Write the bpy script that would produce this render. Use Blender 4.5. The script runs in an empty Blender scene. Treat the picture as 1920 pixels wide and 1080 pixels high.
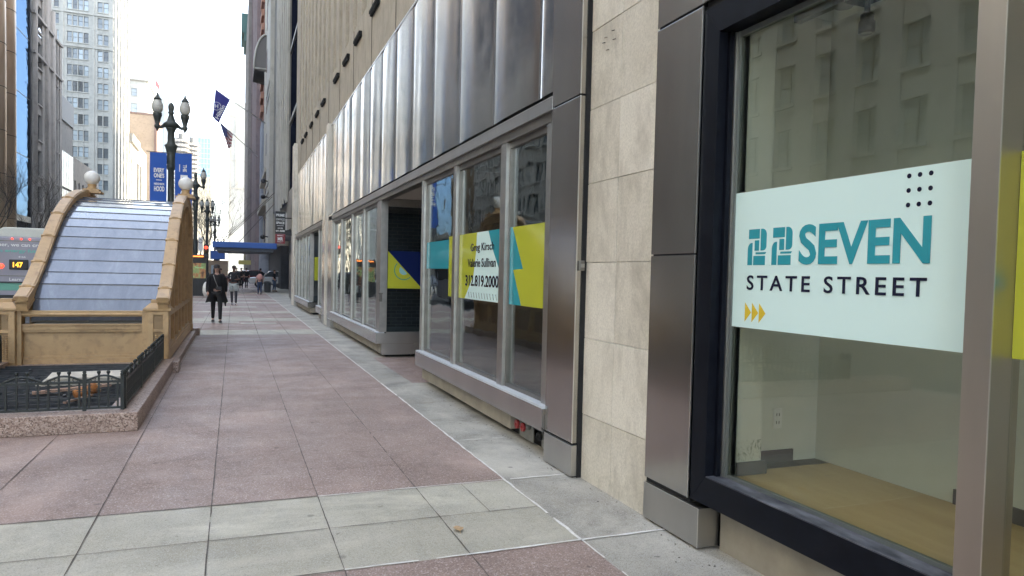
import bpy, math, random
from mathutils import Vector, Matrix, noise
R = math.radians
random.seed(7)
S = bpy.context.scene
COL = S.collection

# ---------------------------------------------------------------- camera
W_, H_ = 1920.0, 1080.0
F, YAW, PITCH, ROLL, CYP = 1334.39, .372884, -.0367688, .0228498, 564.3
cd = bpy.data.cameras.new('camera')
cam = bpy.data.objects.new('camera', cd)
COL.objects.link(cam)
S.camera = cam
cd.sensor_fit = 'HORIZONTAL'; cd.sensor_width = 36.0; cd.lens = F / W_ * 36.0
cd.shift_y = (CYP - 540.0) / W_
cd.clip_start = .05; cd.clip_end = 4000
fw = Vector((math.sin(YAW) * math.cos(PITCH), math.cos(YAW) * math.cos(PITCH), math.sin(PITCH)))
rt = Vector((math.cos(YAW), -math.sin(YAW), 0)); up = rt.cross(fw)
cr, sr = math.cos(ROLL), math.sin(ROLL)
r2 = cr * rt + sr * up; u2 = -sr * rt + cr * up
m = Matrix((r2, u2, -fw)).transposed().to_4x4()
m.translation = Vector((0, 0, 1.62))
cam.matrix_world = m

# ---------------------------------------------------------------- world and sun
SUN_EL, SUN_AZ = 30.0, 86.0            # azimuth clockwise from +Y (the street direction): the sun stands over the right-hand block
w = bpy.data.worlds.new('World'); S.world = w; w.use_nodes = True
nt = w.node_tree; nt.nodes.clear()
sky = nt.nodes.new('ShaderNodeTexSky'); sky.sky_type = 'NISHITA'; sky.sun_disc = False
sky.sun_elevation = R(SUN_EL); sky.sun_rotation = R(SUN_AZ)
sky.air_density = 1.0; sky.dust_density = 2.0; sky.ozone_density = 1.0
hs = nt.nodes.new('ShaderNodeHueSaturation'); hs.inputs['Saturation'].default_value = .62; hs.inputs['Value'].default_value = 1.0
bg = nt.nodes.new('ShaderNodeBackground'); bg.inputs['Strength'].default_value = .15
wo = nt.nodes.new('ShaderNodeOutputWorld')
nt.links.new(sky.outputs[0], hs.inputs['Color']); nt.links.new(hs.outputs[0], bg.inputs['Color']); nt.links.new(bg.outputs[0], wo.inputs[0])
sl = bpy.data.lights.new('sun', 'SUN'); sl.energy = 2.0; sl.angle = R(.5); sl.color = (1, .86, .66)
so = bpy.data.objects.new('sun', sl); COL.objects.link(so)
sv = Vector((math.sin(R(SUN_AZ)) * math.cos(R(SUN_EL)), math.cos(R(SUN_AZ)) * math.cos(R(SUN_EL)), math.sin(R(SUN_EL))))
so.rotation_euler = sv.to_track_quat('Z', 'Y').to_euler()
so.location = sv * 100
S.view_settings.view_transform = 'Standard'; S.view_settings.look = 'None'
S.view_settings.gamma = 1; S.view_settings.exposure = 2.92

# ---------------------------------------------------------------- helpers
OFF = {}
def off(o):
    return OFF.get(o.name, Vector((0, 0, 0))) if o else Vector((0, 0, 0))
def tag(o, label=None, cat=None, group=None, kind=None):
    if label: o['label'] = label
    if cat: o['category'] = cat
    if group: o['group'] = group
    if kind: o['kind'] = kind
    return o
def thing(name, loc, label, cat, group=None):
    o = bpy.data.objects.new(name, None); COL.objects.link(o)
    o.location = loc; o.empty_display_size = .2
    OFF[o.name] = Vector(loc)
    return tag(o, label, cat, group)
def kids(o): return [c for c in bpy.data.objects if c.parent == o]
def copy_tree(o, parent=None):
    c = o.copy(); COL.objects.link(c)
    if parent: c.parent = parent
    OFF[c.name] = off(o)
    for k in kids(o): copy_tree(k, c)
    return c

class MB:
    def __init__(s): s.v = []; s.f = []; s.m = []; s.sm = []
    def add(s, vs, fs, mi=0, smooth=False):
        n = len(s.v); s.v += [tuple(p) for p in vs]
        for f in fs:
            s.f.append([n + i for i in f]); s.m.append(mi); s.sm.append(smooth)
        return s
    def box(s, x0, x1, y0, y1, z0, z1, mi=0):
        if x0 > x1: x0, x1 = x1, x0
        if y0 > y1: y0, y1 = y1, y0
        if z0 > z1: z0, z1 = z1, z0
        v = [(x0,y0,z0),(x1,y0,z0),(x1,y1,z0),(x0,y1,z0),(x0,y0,z1),(x1,y0,z1),(x1,y1,z1),(x0,y1,z1)]
        return s.add(v, [(0,3,2,1),(4,5,6,7),(0,1,5,4),(1,2,6,5),(2,3,7,6),(3,0,4,7)], mi)
    def bar(s, p, q, w=.03, h=None, mi=0, upv=(0,0,1)):
        p = Vector(p); q = Vector(q); h = h or w
        d = (q - p).normalized(); u = Vector(upv)
        if abs(d.dot(u)) > .98: u = Vector((0, 1, 0))
        r = d.cross(u).normalized() * w / 2; u = r.cross(d).normalized() * h / 2
        v = [p-r-u, p+r-u, p+r+u, p-r+u, q-r-u, q+r-u, q+r+u, q-r+u]
        return s.add(v, [(0,3,2,1),(4,5,6,7),(0,1,5,4),(1,2,6,5),(2,3,7,6),(3,0,4,7)][::1], mi)
    def tube(s, pts, rad, n=8, mi=0, caps=True, smooth=True):
        pts = [Vector(p) for p in pts]; rr = rad if isinstance(rad, (list, tuple)) else [rad] * len(pts)
        b = len(s.v); prev = None
        for i, p in enumerate(pts):
            d = (pts[min(i+1, len(pts)-1)] - pts[max(i-1, 0)]).normalized()
            if prev is None:
                a = Vector((0,0,1)) if abs(d.z) < .9 else Vector((1,0,0))
                r = d.cross(a).normalized()
            else: r = (prev - d * prev.dot(d)).normalized()
            prev = r; u = d.cross(r)
            for k in range(n):
                t = 2*math.pi*k/n
                s.v.append(tuple(p + (r*math.cos(t) + u*math.sin(t)) * rr[i]))
        for i in range(len(pts)-1):
            for k in range(n):
                a = b+i*n+k; c = b+i*n+(k+1) % n
                s.f.append([a, c, c+n, a+n]); s.m.append(mi); s.sm.append(smooth)
        if caps:
            s.f.append([b+k for k in range(n)][::-1]); s.m.append(mi); s.sm.append(False)
            e = b+(len(pts)-1)*n
            s.f.append([e+k for k in range(n)]); s.m.append(mi); s.sm.append(False)
        return s
    def lathe(s, prof, c=(0,0,0), n=16, mi=0, smooth=True):
        b = len(s.v); c = Vector(c)
        for r, z in prof:
            for k in range(n):
                t = 2*math.pi*k/n
                s.v.append((c.x+r*math.cos(t), c.y+r*math.sin(t), c.z+z))
        for i in range(len(prof)-1):
            for k in range(n):
                a = b+i*n+k; d = b+i*n+(k+1) % n
                s.f.append([a, d, d+n, a+n]); s.m.append(mi); s.sm.append(smooth)
        s.f.append([b+k for k in range(n)][::-1]); s.m.append(mi); s.sm.append(False)
        e = b+(len(prof)-1)*n; s.f.append([e+k for k in range(n)]); s.m.append(mi); s.sm.append(False)
        return s
    def ball(s, c, r, n=16, mi=0, sc=(1,1,1)):
        prof = []; m_ = n//2
        for i in range(m_+1):
            a = -math.pi/2 + math.pi*i/m_
            prof.append((max(.0005, r*math.cos(a)), r*math.sin(a)))
        k = len(s.v); s.lathe(prof, (0,0,0), n, mi)
        for i in range(k, len(s.v)):
            p = s.v[i]; s.v[i] = (c[0]+p[0]*sc[0], c[1]+p[1]*sc[1], c[2]+p[2]*sc[2])
        return s
    def prism(s, poly, o, xd, yd, depth, mi=0):
        # poly in (a,b); xd,yd unit dirs; extruded by depth along xd x yd (front face) from -depth..0
        o = Vector(o); xd = Vector(xd); yd = Vector(yd); nn = xd.cross(yd).normalized() * depth
        area = sum(poly[i][0]*poly[(i+1) % len(poly)][1]-poly[(i+1) % len(poly)][0]*poly[i][1] for i in range(len(poly)))
        if area < 0: poly = poly[::-1]
        n = len(poly)
        bk = [o + xd*a + yd*b for a, b in poly]; ft = [p + nn for p in bk]
        fs = [tuple(range(n))[::-1], tuple(range(n, 2*n))] + [(i, (i+1) % n, n+(i+1) % n, n+i) for i in range(n)]
        return s.add(bk+ft, fs, mi)
    def build(s, name, mats, parent=None, bevel=0, smooth=False):
        me = bpy.data.meshes.new(name); o_ = off(parent)
        me.from_pydata([(x-o_.x, y-o_.y, z-o_.z) for x, y, z in s.v], [], s.f)
        if not isinstance(mats, (list, tuple)): mats = [mats]
        for mt in mats: me.materials.append(mt)
        for p, mi, sm in zip(me.polygons, s.m, s.sm):
            p.material_index = mi; p.use_smooth = sm or smooth
        me.update()
        ob = bpy.data.objects.new(name, me); COL.objects.link(ob)
        if parent: ob.parent = parent; OFF[ob.name] = o_
        if bevel:
            b = ob.modifiers.new('b', 'BEVEL'); b.width = bevel; b.segments = 2; b.limit_method = 'ANGLE'; b.angle_limit = R(40)
        return ob
def box(name, mt, parent, *a, bevel=0): return MB().box(*a).build(name, mt, parent, bevel)

# ---------------------------------------------------------------- materials
def newmat(name):
    mt = bpy.data.materials.new(name); mt.use_nodes = True; n = mt.node_tree; n.nodes.clear()
    out = n.nodes.new('ShaderNodeOutputMaterial'); p = n.nodes.new('ShaderNodeBsdfPrincipled')
    n.links.new(p.outputs[0], out.inputs[0]); return mt, n, p, out
def coords(n, stretch=(1,1,1), src='Object'):
    tc = n.nodes.new('ShaderNodeTexCoord'); mp = n.nodes.new('ShaderNodeMapping'); mp.inputs['Scale'].default_value = stretch
    n.links.new(tc.outputs[src], mp.inputs[0]); return mp.outputs[0]
def noise_(n, vec, scale, detail=4, rough=.6, dist=0):
    t = n.nodes.new('ShaderNodeTexNoise'); t.inputs['Scale'].default_value = scale; t.inputs['Detail'].default_value = detail
    t.inputs['Roughness'].default_value = rough; t.inputs['Distortion'].default_value = dist
    n.links.new(vec, t.inputs['Vector']); return t.outputs['Fac']
def ramp(n, fac, stops):
    r = n.nodes.new('ShaderNodeValToRGB'); e = r.color_ramp.elements
    while len(e) < len(stops): e.new(.5)
    for el, (p, c) in zip(e, stops):
        el.position = p; el.color = (c[0], c[1], c[2], 1) if isinstance(c, (tuple, list)) else (c, c, c, 1)
    n.links.new(fac, r.inputs[0]); return r.outputs[0]
def mixc(n, fac, a, b, mode='MIX'):
    mx = n.nodes.new('ShaderNodeMix'); mx.data_type = 'RGBA'; mx.blend_type = mode
    if isinstance(fac, (int, float)): mx.inputs[0].default_value = fac
    else: n.links.new(fac, mx.inputs[0])
    for i, c in ((6, a), (7, b)):
        if isinstance(c, (tuple, list)): mx.inputs[i].default_value = (*c[:3], 1)
        else: n.links.new(c, mx.inputs[i])
    return mx.outputs[2]
def bump_(n, p, h, strength=.3, dist=.01):
    b = n.nodes.new('ShaderNodeBump'); b.inputs['Strength'].default_value = strength; b.inputs['Distance'].default_value = dist
    n.links.new(h, b.inputs['Height']); n.links.new(b.outputs[0], p.inputs['Normal']); return b
def M(name, c, c2=None, scale=3, rough=.6, metal=0, stretch=(1,1,1), bump=0, bscale=60, bdist=.005, spec=.5, rvar=0, lo=.35, hi=.68, src='Object', c3=None, s3=30):
    mt, n, p, out = newmat(name)
    p.inputs['Roughness'].default_value = rough; p.inputs['Metallic'].default_value = metal
    p.inputs['Specular IOR Level'].default_value = spec
    p.inputs['Base Color'].default_value = (*c, 1)
    v = coords(n, stretch, src)
    if c2:
        f = noise_(n, v, scale, 6, .62)
        col = ramp(n, f, [(lo, c), (hi, c2)])
        if c3:
            g = noise_(n, v, s3, 3, .6)
            col = mixc(n, ramp(n, g, [(.5, 0.), (.72, .8)]), col, c3)
        n.links.new(col, p.inputs['Base Color'])
        if rvar:
            n.links.new(ramp(n, f, [(lo, rough-rvar), (hi, rough+rvar)]), p.inputs['Roughness'])
    if bump: bump_(n, p, noise_(n, v, bscale, 4), bump, bdist)
    return mt

def paving(name, base, dark, light, speck, speckc, blotch=.5):
    mt, n, p, out = newmat(name)
    v = coords(n)
    c = ramp(n, noise_(n, v, 1.3, 7, .65), [(.3, dark), (.5, base), (.72, light)])
    pale = ramp(n, noise_(n, v, 1.15, 5, .7, .6), [(.52, 0.), (.8, blotch)])
    c = mixc(n, pale, c, tuple(min(1, x*1.45+.02) for x in base))
    st = ramp(n, noise_(n, coords(n, (1.4, .22, 1)), 5, 6, .75), [(.5, 0.), (.78, .35)])
    c = mixc(n, st, c, tuple(x*.62 for x in dark))
    vo = n.nodes.new('ShaderNodeTexVoronoi'); vo.inputs['Scale'].default_value = speck; n.links.new(v, vo.inputs['Vector'])
    sp = n.nodes.new('ShaderNodeSeparateColor'); n.links.new(vo.outputs['Color'], sp.inputs[0])
    c = mixc(n, ramp(n, sp.outputs[0], [(.0, .55), (.35, 0.), (.8, 0.), (1., 0.)]), c, tuple(x*.55 for x in dark))
    c = mixc(n, ramp(n, sp.outputs[1], [(.72, 0.), (1., .7)]), c, speckc)
    spots = ramp(n, noise_(n, v, 11, 3, .6), [(.69, 0.), (.72, .7)])
    c = mixc(n, spots, c, tuple(x*.5 for x in dark))
    mp = n.nodes.new('ShaderNodeMapping'); mp.inputs['Location'].default_value = (.13/.705, -5.19/.67, 0); mp.inputs['Scale'].default_value = (1/.705, 1/.67, 1)
    tc = n.nodes.new('ShaderNodeTexCoord'); n.links.new(tc.outputs['Object'], mp.inputs[0])
    fl = n.nodes.new('ShaderNodeVectorMath'); fl.operation = 'FLOOR'; n.links.new(mp.outputs[0], fl.inputs[0])
    wn = n.nodes.new('ShaderNodeTexWhiteNoise'); wn.noise_dimensions = '2D'; n.links.new(fl.outputs[0], wn.inputs['Vector'])
    c = mixc(n, 1.0, c, ramp(n, wn.outputs['Value'], [(0, (.86,.85,.84)), (1, (1.0,1.0,1.0))]), 'MULTIPLY')
    eff = ramp(n, noise_(n, coords(n, (1,1,1)), .55, 8, .72, .8), [(.5, 0.), (.66, .45)])
    c = mixc(n, eff, c, tuple(min(1, x*1.7+.03) for x in base))
    gum = n.nodes.new('ShaderNodeTexVoronoi'); gum.inputs['Scale'].default_value = 2.3; n.links.new(v, gum.inputs['Vector'])
    c = mixc(n, ramp(n, gum.outputs['Distance'], [(.045, .6), (.065, 0.)]), c, tuple(x*.5 for x in dark))
    n.links.new(c, p.inputs['Base Color'])
    n.links.new(ramp(n, noise_(n, v, 2.1, 5), [(.35, .5), (.7, .72)]), p.inputs['Roughness'])
    bump_(n, p, sp.outputs[0], .25, .0015)
    return mt
m_pink = paving('pink_aggregate', (.31,.225,.192), (.245,.173,.148), (.365,.275,.24), 135, (.62,.53,.50), .55)
m_grey = paving('grey_concrete', (.45,.425,.345), (.355,.335,.275), (.54,.51,.43), 190, (.60,.585,.53), .35)
m_strip = paving('stained_concrete', (.385,.365,.315), (.19,.18,.155), (.50,.475,.41), 190, (.56,.55,.52), .5)
m_joint = M('joint_dark', (.085,.072,.062), (.15,.13,.115), 20, .9)
m_caulk = M('caulk_white', (.85,.84,.8), (.6,.58,.54), 14, .8)
m_asphalt = M('asphalt', (.05,.05,.052), (.075,.075,.075), 1.2, .8, bump=.3, bscale=200)
m_kerb = M('kerb', (.35,.34,.32), (.25,.245,.23), 3, .8)
m_granite, n, p, out = newmat('pink_granite')
v = coords(n)
vo = n.nodes.new('ShaderNodeTexVoronoi'); vo.inputs['Scale'].default_value = 85; n.links.new(v, vo.inputs['Vector'])
sp = n.nodes.new('ShaderNodeSeparateColor'); n.links.new(vo.outputs['Color'], sp.inputs[0])
c = ramp(n, sp.outputs[0], [(0, (.10,.065,.05)), (.3, (.28,.19,.15)), (.6, (.38,.28,.23)), (1, (.52,.42,.36))])
c = mixc(n, ramp(n, noise_(n, v, 3, 5), [(.45, 0.), (.75, .6)]), c, (.2,.14,.11))
n.links.new(c, p.inputs['Base Color']); p.inputs['Roughness'].default_value = .45

def steel(name, c, rough=.3, wav=.0, brushed=True):
    mt, n, p, out = newmat(name)
    v = coords(n, (1, 1, 1))
    p.inputs['Metallic'].default_value = 1
    big = noise_(n, coords(n, (1, 1.5, .35)), 1.6, 4)
    n.links.new(ramp(n, big, [(.3, tuple(x*.90 for x in c)), (.7, tuple(min(1, x*1.07) for x in c))]), p.inputs['Base Color'])
    if brushed:
        br = noise_(n, coords(n, (420, 420, 3)), 3, 2)
        n.links.new(ramp(n, br, [(.3, max(.05, rough-.012)), (.7, rough+.012)]), p.inputs['Roughness'])
    else:
        n.links.new(ramp(n, noise_(n, v, 3, 4), [(.35, max(.03, rough-.03)), (.7, rough+.05)]), p.inputs['Roughness'])
    return mt
m_steel = steel('brushed_steel', (.46,.445,.42), .21)
m_steel2 = steel('brushed_steel_plinth', (.47,.46,.44), .36)
m_edge = M('bright_steel_edge', (.75,.74,.7), rough=.3, metal=1)
m_polish = steel('polished_sign_panel', (.52,.51,.49), .15, brushed=False)
m_mull = M('satin_aluminium', (.50,.49,.46), (.40,.39,.37), 6, .38, 1)
m_mulld = M('satin_aluminium_dark', (.26,.24,.22), (.2,.19,.17), 6, .4, .8)
m_sill = M('sill_painted_sheen', (.60,.63,.66), (.50,.53,.56), 8, .35, 0)  # light non-metal grey stands in for sky reflected on the ledge
m_black = M('black_frame_paint', (.004,.005,.009), (.008,.010,.016), 9, .45, 0, spec=.14, rvar=.06)
m_blacktop = M('weathered_frame_ledge', (.03,.033,.045), (.16,.165,.19), 14, .5, 0, stretch=(1,.35,1), lo=.4, hi=.7)
m_gap = M('dark_gap', (.012,.012,.012), rough=.9)
m_dark = M('dark_interior', (.03,.032,.035), (.05,.05,.055), 3, .8)
m_white = M('white_plaster', (.72,.73,.67), (.66,.67,.61), 2.5, .75)
m_stonebase = M('base_stone', (.38,.34,.27), (.26,.235,.19), 3, .7, bump=.1)

def limestone(name, a, b, stain, bx=0, bz=0):
    mt, n, p, out = newmat(name)
    v = coords(n)
    c = ramp(n, noise_(n, v, 2.2, 8, .68), [(.3, b), (.68, a)])
    st = ramp(n, noise_(n, coords(n, (1.5, 1.5, .7)), 2.0, 8, .72, .3), [(.47, 0.), (.70, .8)])
    c = mixc(n, st, c, stain)
    fine = noise_(n, v, 55, 8, .75)
    c = mixc(n, ramp(n, fine, [(.42, .0), (.62, .42)]), c, tuple(x*.6 for x in b))
    n.links.new(c, p.inputs['Base Color']); p.inputs['Roughness'].default_value = .75
    bump_(n, p, fine, .25, .002)
    return mt
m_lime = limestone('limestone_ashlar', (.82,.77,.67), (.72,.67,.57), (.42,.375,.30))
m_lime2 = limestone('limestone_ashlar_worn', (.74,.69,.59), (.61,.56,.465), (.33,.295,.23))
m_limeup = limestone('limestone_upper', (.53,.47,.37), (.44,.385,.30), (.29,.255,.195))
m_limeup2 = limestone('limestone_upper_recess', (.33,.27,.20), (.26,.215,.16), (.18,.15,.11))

def pane(name, tint, refl=1.3, base=.05, wob=.02, wsc=1.2, alpha_dirt=.0):
    mt = bpy.data.materials.new(name); mt.use_nodes = True; n = mt.node_tree; n.nodes.clear()
    out = n.nodes.new('ShaderNodeOutputMaterial')
    tr = n.nodes.new('ShaderNodeBsdfTransparent'); tr.inputs[0].default_value = (*tint, 1)
    gl = n.nodes.new('ShaderNodeBsdfGlossy'); gl.inputs['Roughness'].default_value = .0; gl.inputs['Color'].default_value = (.95,.97,.95,1)
    ge = n.nodes.new('ShaderNodeNewGeometry')
    dp = n.nodes.new('ShaderNodeVectorMath'); dp.operation = 'DOT_PRODUCT'
    n.links.new(ge.outputs['Incoming'], dp.inputs[0]); n.links.new(ge.outputs['Normal'], dp.inputs[1])
    def mth(op, a, b=None):
        q = n.nodes.new('ShaderNodeMath'); q.operation = op; q.use_clamp = False
        for i, x in enumerate((a, b)):
            if x is None: continue
            if isinstance(x, (int, float)): q.inputs[i].default_value = x
            else: n.links.new(x, q.inputs[i])
        return q.outputs[0]
    a = mth('ABSOLUTE', dp.outputs['Value']); a = mth('SUBTRACT', 1, a); a = mth('POWER', a, 4); a = mth('MULTIPLY', a, refl); a = mth('ADD', a, base); a = mth('MINIMUM', a, .95)
    mx = n.nodes.new('ShaderNodeMixShader'); n.links.new(a, mx.inputs[0]); n.links.new(tr.outputs[0], mx.inputs[1]); n.links.new(gl.outputs[0], mx.inputs[2])
    if wob:
        b = n.nodes.new('ShaderNodeBump'); b.inputs['Strength'].default_value = 1; b.inputs['Distance'].default_value = wob
        n.links.new(noise_(n, coords(n), wsc, 2, .4), b.inputs['Height']); n.links.new(b.outputs[0], gl.inputs['Normal'])
    n.links.new(mx.outputs[0], out.inputs[0]); return mt
m_glass = pane('storefront_glass', (.86,.885,.85), .65, .06, .0012, 1.3)
m_glass2 = pane('bay_glass', (.87,.92,.92), .8, .07, .003, 2.2)
m_winfar = M('office_window', (.05,.06,.07), rough=.06, spec=1.0)
def varwin(name, a, b, rough=.07, metal=0.0):
    mt, n, p, out = newmat(name)
    oi = n.nodes.new('ShaderNodeObjectInfo')
    n.links.new(ramp(n, oi.outputs['Random'], [(.1, a), (.9, b)]), p.inputs['Base Color'])
    p.inputs['Roughness'].default_value = rough; p.inputs['Specular IOR Level'].default_value = 1.0; p.inputs['Metallic'].default_value = metal
    return mt
m_winvar = varwin('window_pane_blinds', (.03,.04,.045), (.42,.50,.54))
m_winblue = varwin('window_pane_dark', (.02,.025,.035), (.10,.13,.16))

# ---------------------------------------------------------------- lettering
_font = {}
def text(s, parent, mt, o, xd, w, h, yd=(0,0,1), bold=.02, depth=.002, name='lettering', top=False, spacing=1.0):
    """text fitted into w x h metres, its lower left corner at o"""
    cu = bpy.data.curves.new('t', 'FONT'); cu.body = s; cu.size = 1; cu.offset = bold; cu.extrude = .5; cu.space_character = spacing; cu.resolution_u = 4
    ob = bpy.data.objects.new('t', cu); COL.objects.link(ob)
    dg = bpy.context.evaluated_depsgraph_get(); dg.update()
    me = bpy.data.meshes.new_from_object(ob.evaluated_get(dg))
    bpy.data.objects.remove(ob); bpy.data.curves.remove(cu)
    xs = [q.co.x for q in me.vertices]; ys = [q.co.y for q in me.vertices]
    x0, x1, y0, y1 = min(xs), max(xs), min(ys), max(ys)
    o = Vector(o); xd = Vector(xd).normalized(); yd = Vector(yd).normalized(); nn = xd.cross(yd); of = off(parent)
    for q in me.vertices:
        a, b, c_ = (q.co.x-x0)/(x1-x0)*w, (q.co.y-y0)/(y1-y0)*h, (q.co.z+.5)*depth
        q.co = o + xd*a + yd*b + nn*c_ - of
    me.materials.append(mt); me.name = name
    t = bpy.data.objects.new(name, me); COL.objects.link(t); t.parent = parent; OFF[t.name] = of
    return t
def flat(name, c, rough=.5, emit=0, metal=0, spec=.5):
    mt, n, p, out = newmat(name)
    p.inputs['Base Color'].default_value = (*c, 1); p.inputs['Roughness'].default_value = rough; p.inputs['Metallic'].default_value = metal
    p.inputs['Specular IOR Level'].default_value = spec
    if emit: p.inputs['Emission Color'].default_value = (*c, 1); p.inputs['Emission Strength'].default_value = emit
    return mt
k_mint = flat('vinyl_mint', (.72,.93,.90), .07, spec=.5); k_teal = flat('vinyl_teal', (.035,.33,.40), .07, spec=.5); k_ink = flat('vinyl_ink', (.012,.014,.04), .07, spec=.5)
k_yel = flat('vinyl_yellow', (.50,.53,.05), .07, spec=.5); k_gold = flat('vinyl_gold', (.72,.52,.04), .07, spec=.5); k_navy = flat('vinyl_navy', (.010,.02,.10), .07, spec=.5)
k_green = flat('vinyl_green_ring', (.12,.35,.22), .07, spec=.5); k_sky = flat('vinyl_sky', (.30,.60,.62), .07, spec=.5)
k_white = flat('white_lettering', (.8,.8,.8)); k_blackp = flat('black_panel', (.012,.012,.014), .4)
k_red = flat('red_panel', (.22,.02,.025)); k_blue = flat('banner_blue', (.018,.10,.46), .7)
k_whitepaint = flat('white_paint', (.78,.78,.76), .4)
NX = (0,-1,0)      # reading direction on a wall that faces the street (-X)
PX = (1,0,0)       # reading direction on a surface that faces the camera (-Y)
#@@SETTING
# ---------------------------------------------------------------- ground, road, pavement
CURB = -4.35; WALLX = 2.61; LFAC = -26.0
g = MB(); g.box(-150, 150, -130, 720, -.6, -.158); g.build('ground', m_asphalt); bpy.data.objects['ground']['kind'] = 'structure'
g = MB(); g.add([(-19.5,-120,-.150),(CURB,-120,-.150),(CURB,700,-.150),(-19.5,700,-.150)], [(0,1,2,3)]); tag(g.build('road', m_asphalt), kind='structure')
g = MB()
for k in range(-6, 60):
    g.add([(-12.0,k*9,-.146),(-11.88,k*9,-.146),(-11.88,k*9+3,-.146),(-12.0,k*9+3,-.146)], [(0,1,2,3)])
tag(g.build('road_marking', k_whitepaint), kind='structure')
g = MB(); g.box(CURB, 12, -120, 110, -.3, -.004); tag(g.build('pavement_base', m_grey), kind='structure')
g = MB(); g.box(CURB-.16, CURB-.002, -120, 110, -.3, 0.0); tag(g.build('kerb', m_kerb), kind='structure')
g = MB(); g.box(LFAC-10, -19.5, -120, 500, -.3, 0.0); tag(g.build('far_pavement', m_grey), kind='structure')
g = MB(); g.box(CURB-.16, 60, 122, 700, -.3, 0.0); tag(g.build('pavement_beyond', m_grey), kind='structure')
def sheet(name, mt, rects, z):
    g = MB()
    for x0, x1, y0, y1 in rects: g.add([(x0,y0,z),(x1,y0,z),(x1,y1,z),(x0,y1,z)], [(0,1,2,3)])
    return tag(g.build(name, mt), kind='structure')
pk = [(CURB, 2.0, -40, 3.85), (CURB, 2.0, 5.19, 18.6)]
rp = random.Random(3)
y = 20.1
while y < 100:          # farther on the pink field is broken by grey bands and odd patches
    L = rp.choice([2.6, 3.4, 5.2, 6.8])
    pk.append((CURB, 2.0, y, y+L)); y += L + rp.choice([.5, .7, 1.35])
sheet('pink_pavement', m_pink, pk, 0.0)
sheet('grey_pavement_band', m_grey, [(CURB, 2.0, 3.85, 5.19), (CURB, 2.0, 18.6, 20.1)], 0.0)
sheet('grey_pavement_patch', m_grey, [(-1.6,.15,22.7,23.3),(.2,1.2,22.2,22.7),(-.9,.5,25.0,25.6),(.5,2.0,27.6,28.2),(-.7,.9,31.6,32.6)], .004)
sheet('pavement_strip', m_strip, [(2.0, 2.95, -40, 10.2), (2.0, 2.95, 13.4, 100)], 0.0)
sheet('entry_paving', m_strip, [(2.0, 2.45, 10.2, 13.4)], 0.0)
sheet('entry_pink_paving', m_pink, [(2.45, 5.2, 10.2, 13.4)], 0.0)
# joints: thin irregular ribbons
def ribbon(g, p, q, w, z, seed=0, n=None, gaps=0):
    p = Vector(p); q = Vector(q); L = (q-p).length; n = n or max(2, int(L/.10)); d = (q-p)/L; r = Vector((-d.y, d.x, 0))
    rr = random.Random(seed); prev = None
    for i in range(n+1):
        c = p.lerp(q, i/n); ww = w*(.55+.9*rr.random()); o_ = (rr.random()-.5)*w*.5
        a = (c.x+r.x*(o_-ww/2), c.y+r.y*(o_-ww/2), z); b = (c.x+r.x*(o_+ww/2), c.y+r.y*(o_+ww/2), z)
        if prev and not (gaps and rr.random() < gaps): g.add([prev[0], a, b, prev[1]], [(0,1,2,3)] if d.y+d.x > 0 else [(3,2,1,0)])
        prev = (a, b)
g = MB()
for i, x in enumerate((-2.98,-2.26,-1.54,-.81,-.13,.57,1.285)):
    ribbon(g, (x, -8, 0), (x, 18.6, 0), .006, .0045, i, gaps=.02)
    ribbon(g, (x, 18.6, 0), (x, 60, 0), .012, .0045, i+50, n=140)
ribbon(g, (CURB, 4.515, 0), (2.0, 4.515, 0), .006, .0045, 21)
ribbon(g, (CURB, 5.19, 0), (.57, 5.19, 0), .011, .0045, 22)
ribbon(g, (CURB, 3.85, 0), (.57, 3.85, 0), .009, .0045, 23)
for k in range(20): ribbon(g, (CURB, 5.19+.67*(k+1), 0), (2.0, 5.19+.67*(k+1), 0), .0035, .0045, 30+k, gaps=.45)
for k in range(8): ribbon(g, (CURB, 3.18-.67*k, 0), (2.0, 3.18-.67*k, 0), .0035, .0045, 80+k, gaps=.4)
ribbon(g, (1.64, 5.19, 0), (1.64, 4.515, 0), .004, .0045, 99)
for y in (18.6, 20.1, 24, 30, 36): ribbon(g, (CURB, y, 0), (2, y, 0), .02, .0045, int(y), n=30)
for k in range(9): ribbon(g, (2.0, 8.6+1.33*k, 0), (2.6, 8.6+1.33*k, 0), .006, .0045, 60+k)
tag(g.build('pavement_joint', m_joint), kind='structure')
g = MB()
ribbon(g, (2.0, 3.86, 0), (2.0, 19, 0), .017, .006, 5, gaps=.03)
ribbon(g, (2.0, 19, 0), (2.0, 60, 0), .02, .006, 6, n=80)
ribbon(g, (2.0, 3.86, 0), (2.0, -4, 0), .008, .006, 5, gaps=.35)
ribbon(g, (.57, 5.19, 0), (2.0, 5.19, 0), .011, .006, 7, gaps=.05)
ribbon(g, (.57, 3.85, 0), (2.0, 3.85, 0), .016, .006, 8, gaps=.03)
ribbon(g, (2.0, 3.85, 0), (2.62, 3.85, 0), .02, .006, 9)
ribbon(g, (2.05, 5.19, 0), (2.56, 5.19, 0), .018, .006, 10)
ribbon(g, (2.05, 6.55, 0), (2.5, 6.55, 0), .01, .006, 11, gaps=.1)
tag(g.build('pavement_caulk', m_caulk), kind='structure')
# grit where the pavement meets the wall
g = MB(); rr = random.Random(5)
for i in range(110):
    yy = rr.uniform(3.2, 9.5); xx = 2.6 - abs(rr.gauss(0, .10)); s_ = rr.uniform(.0015, .004)
    g.box(xx-s_, xx+s_, yy-s_*1.3, yy+s_*1.3, 0.0, s_*.8)
tag(g.build('grit', m_joint), kind='stuff')

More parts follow.
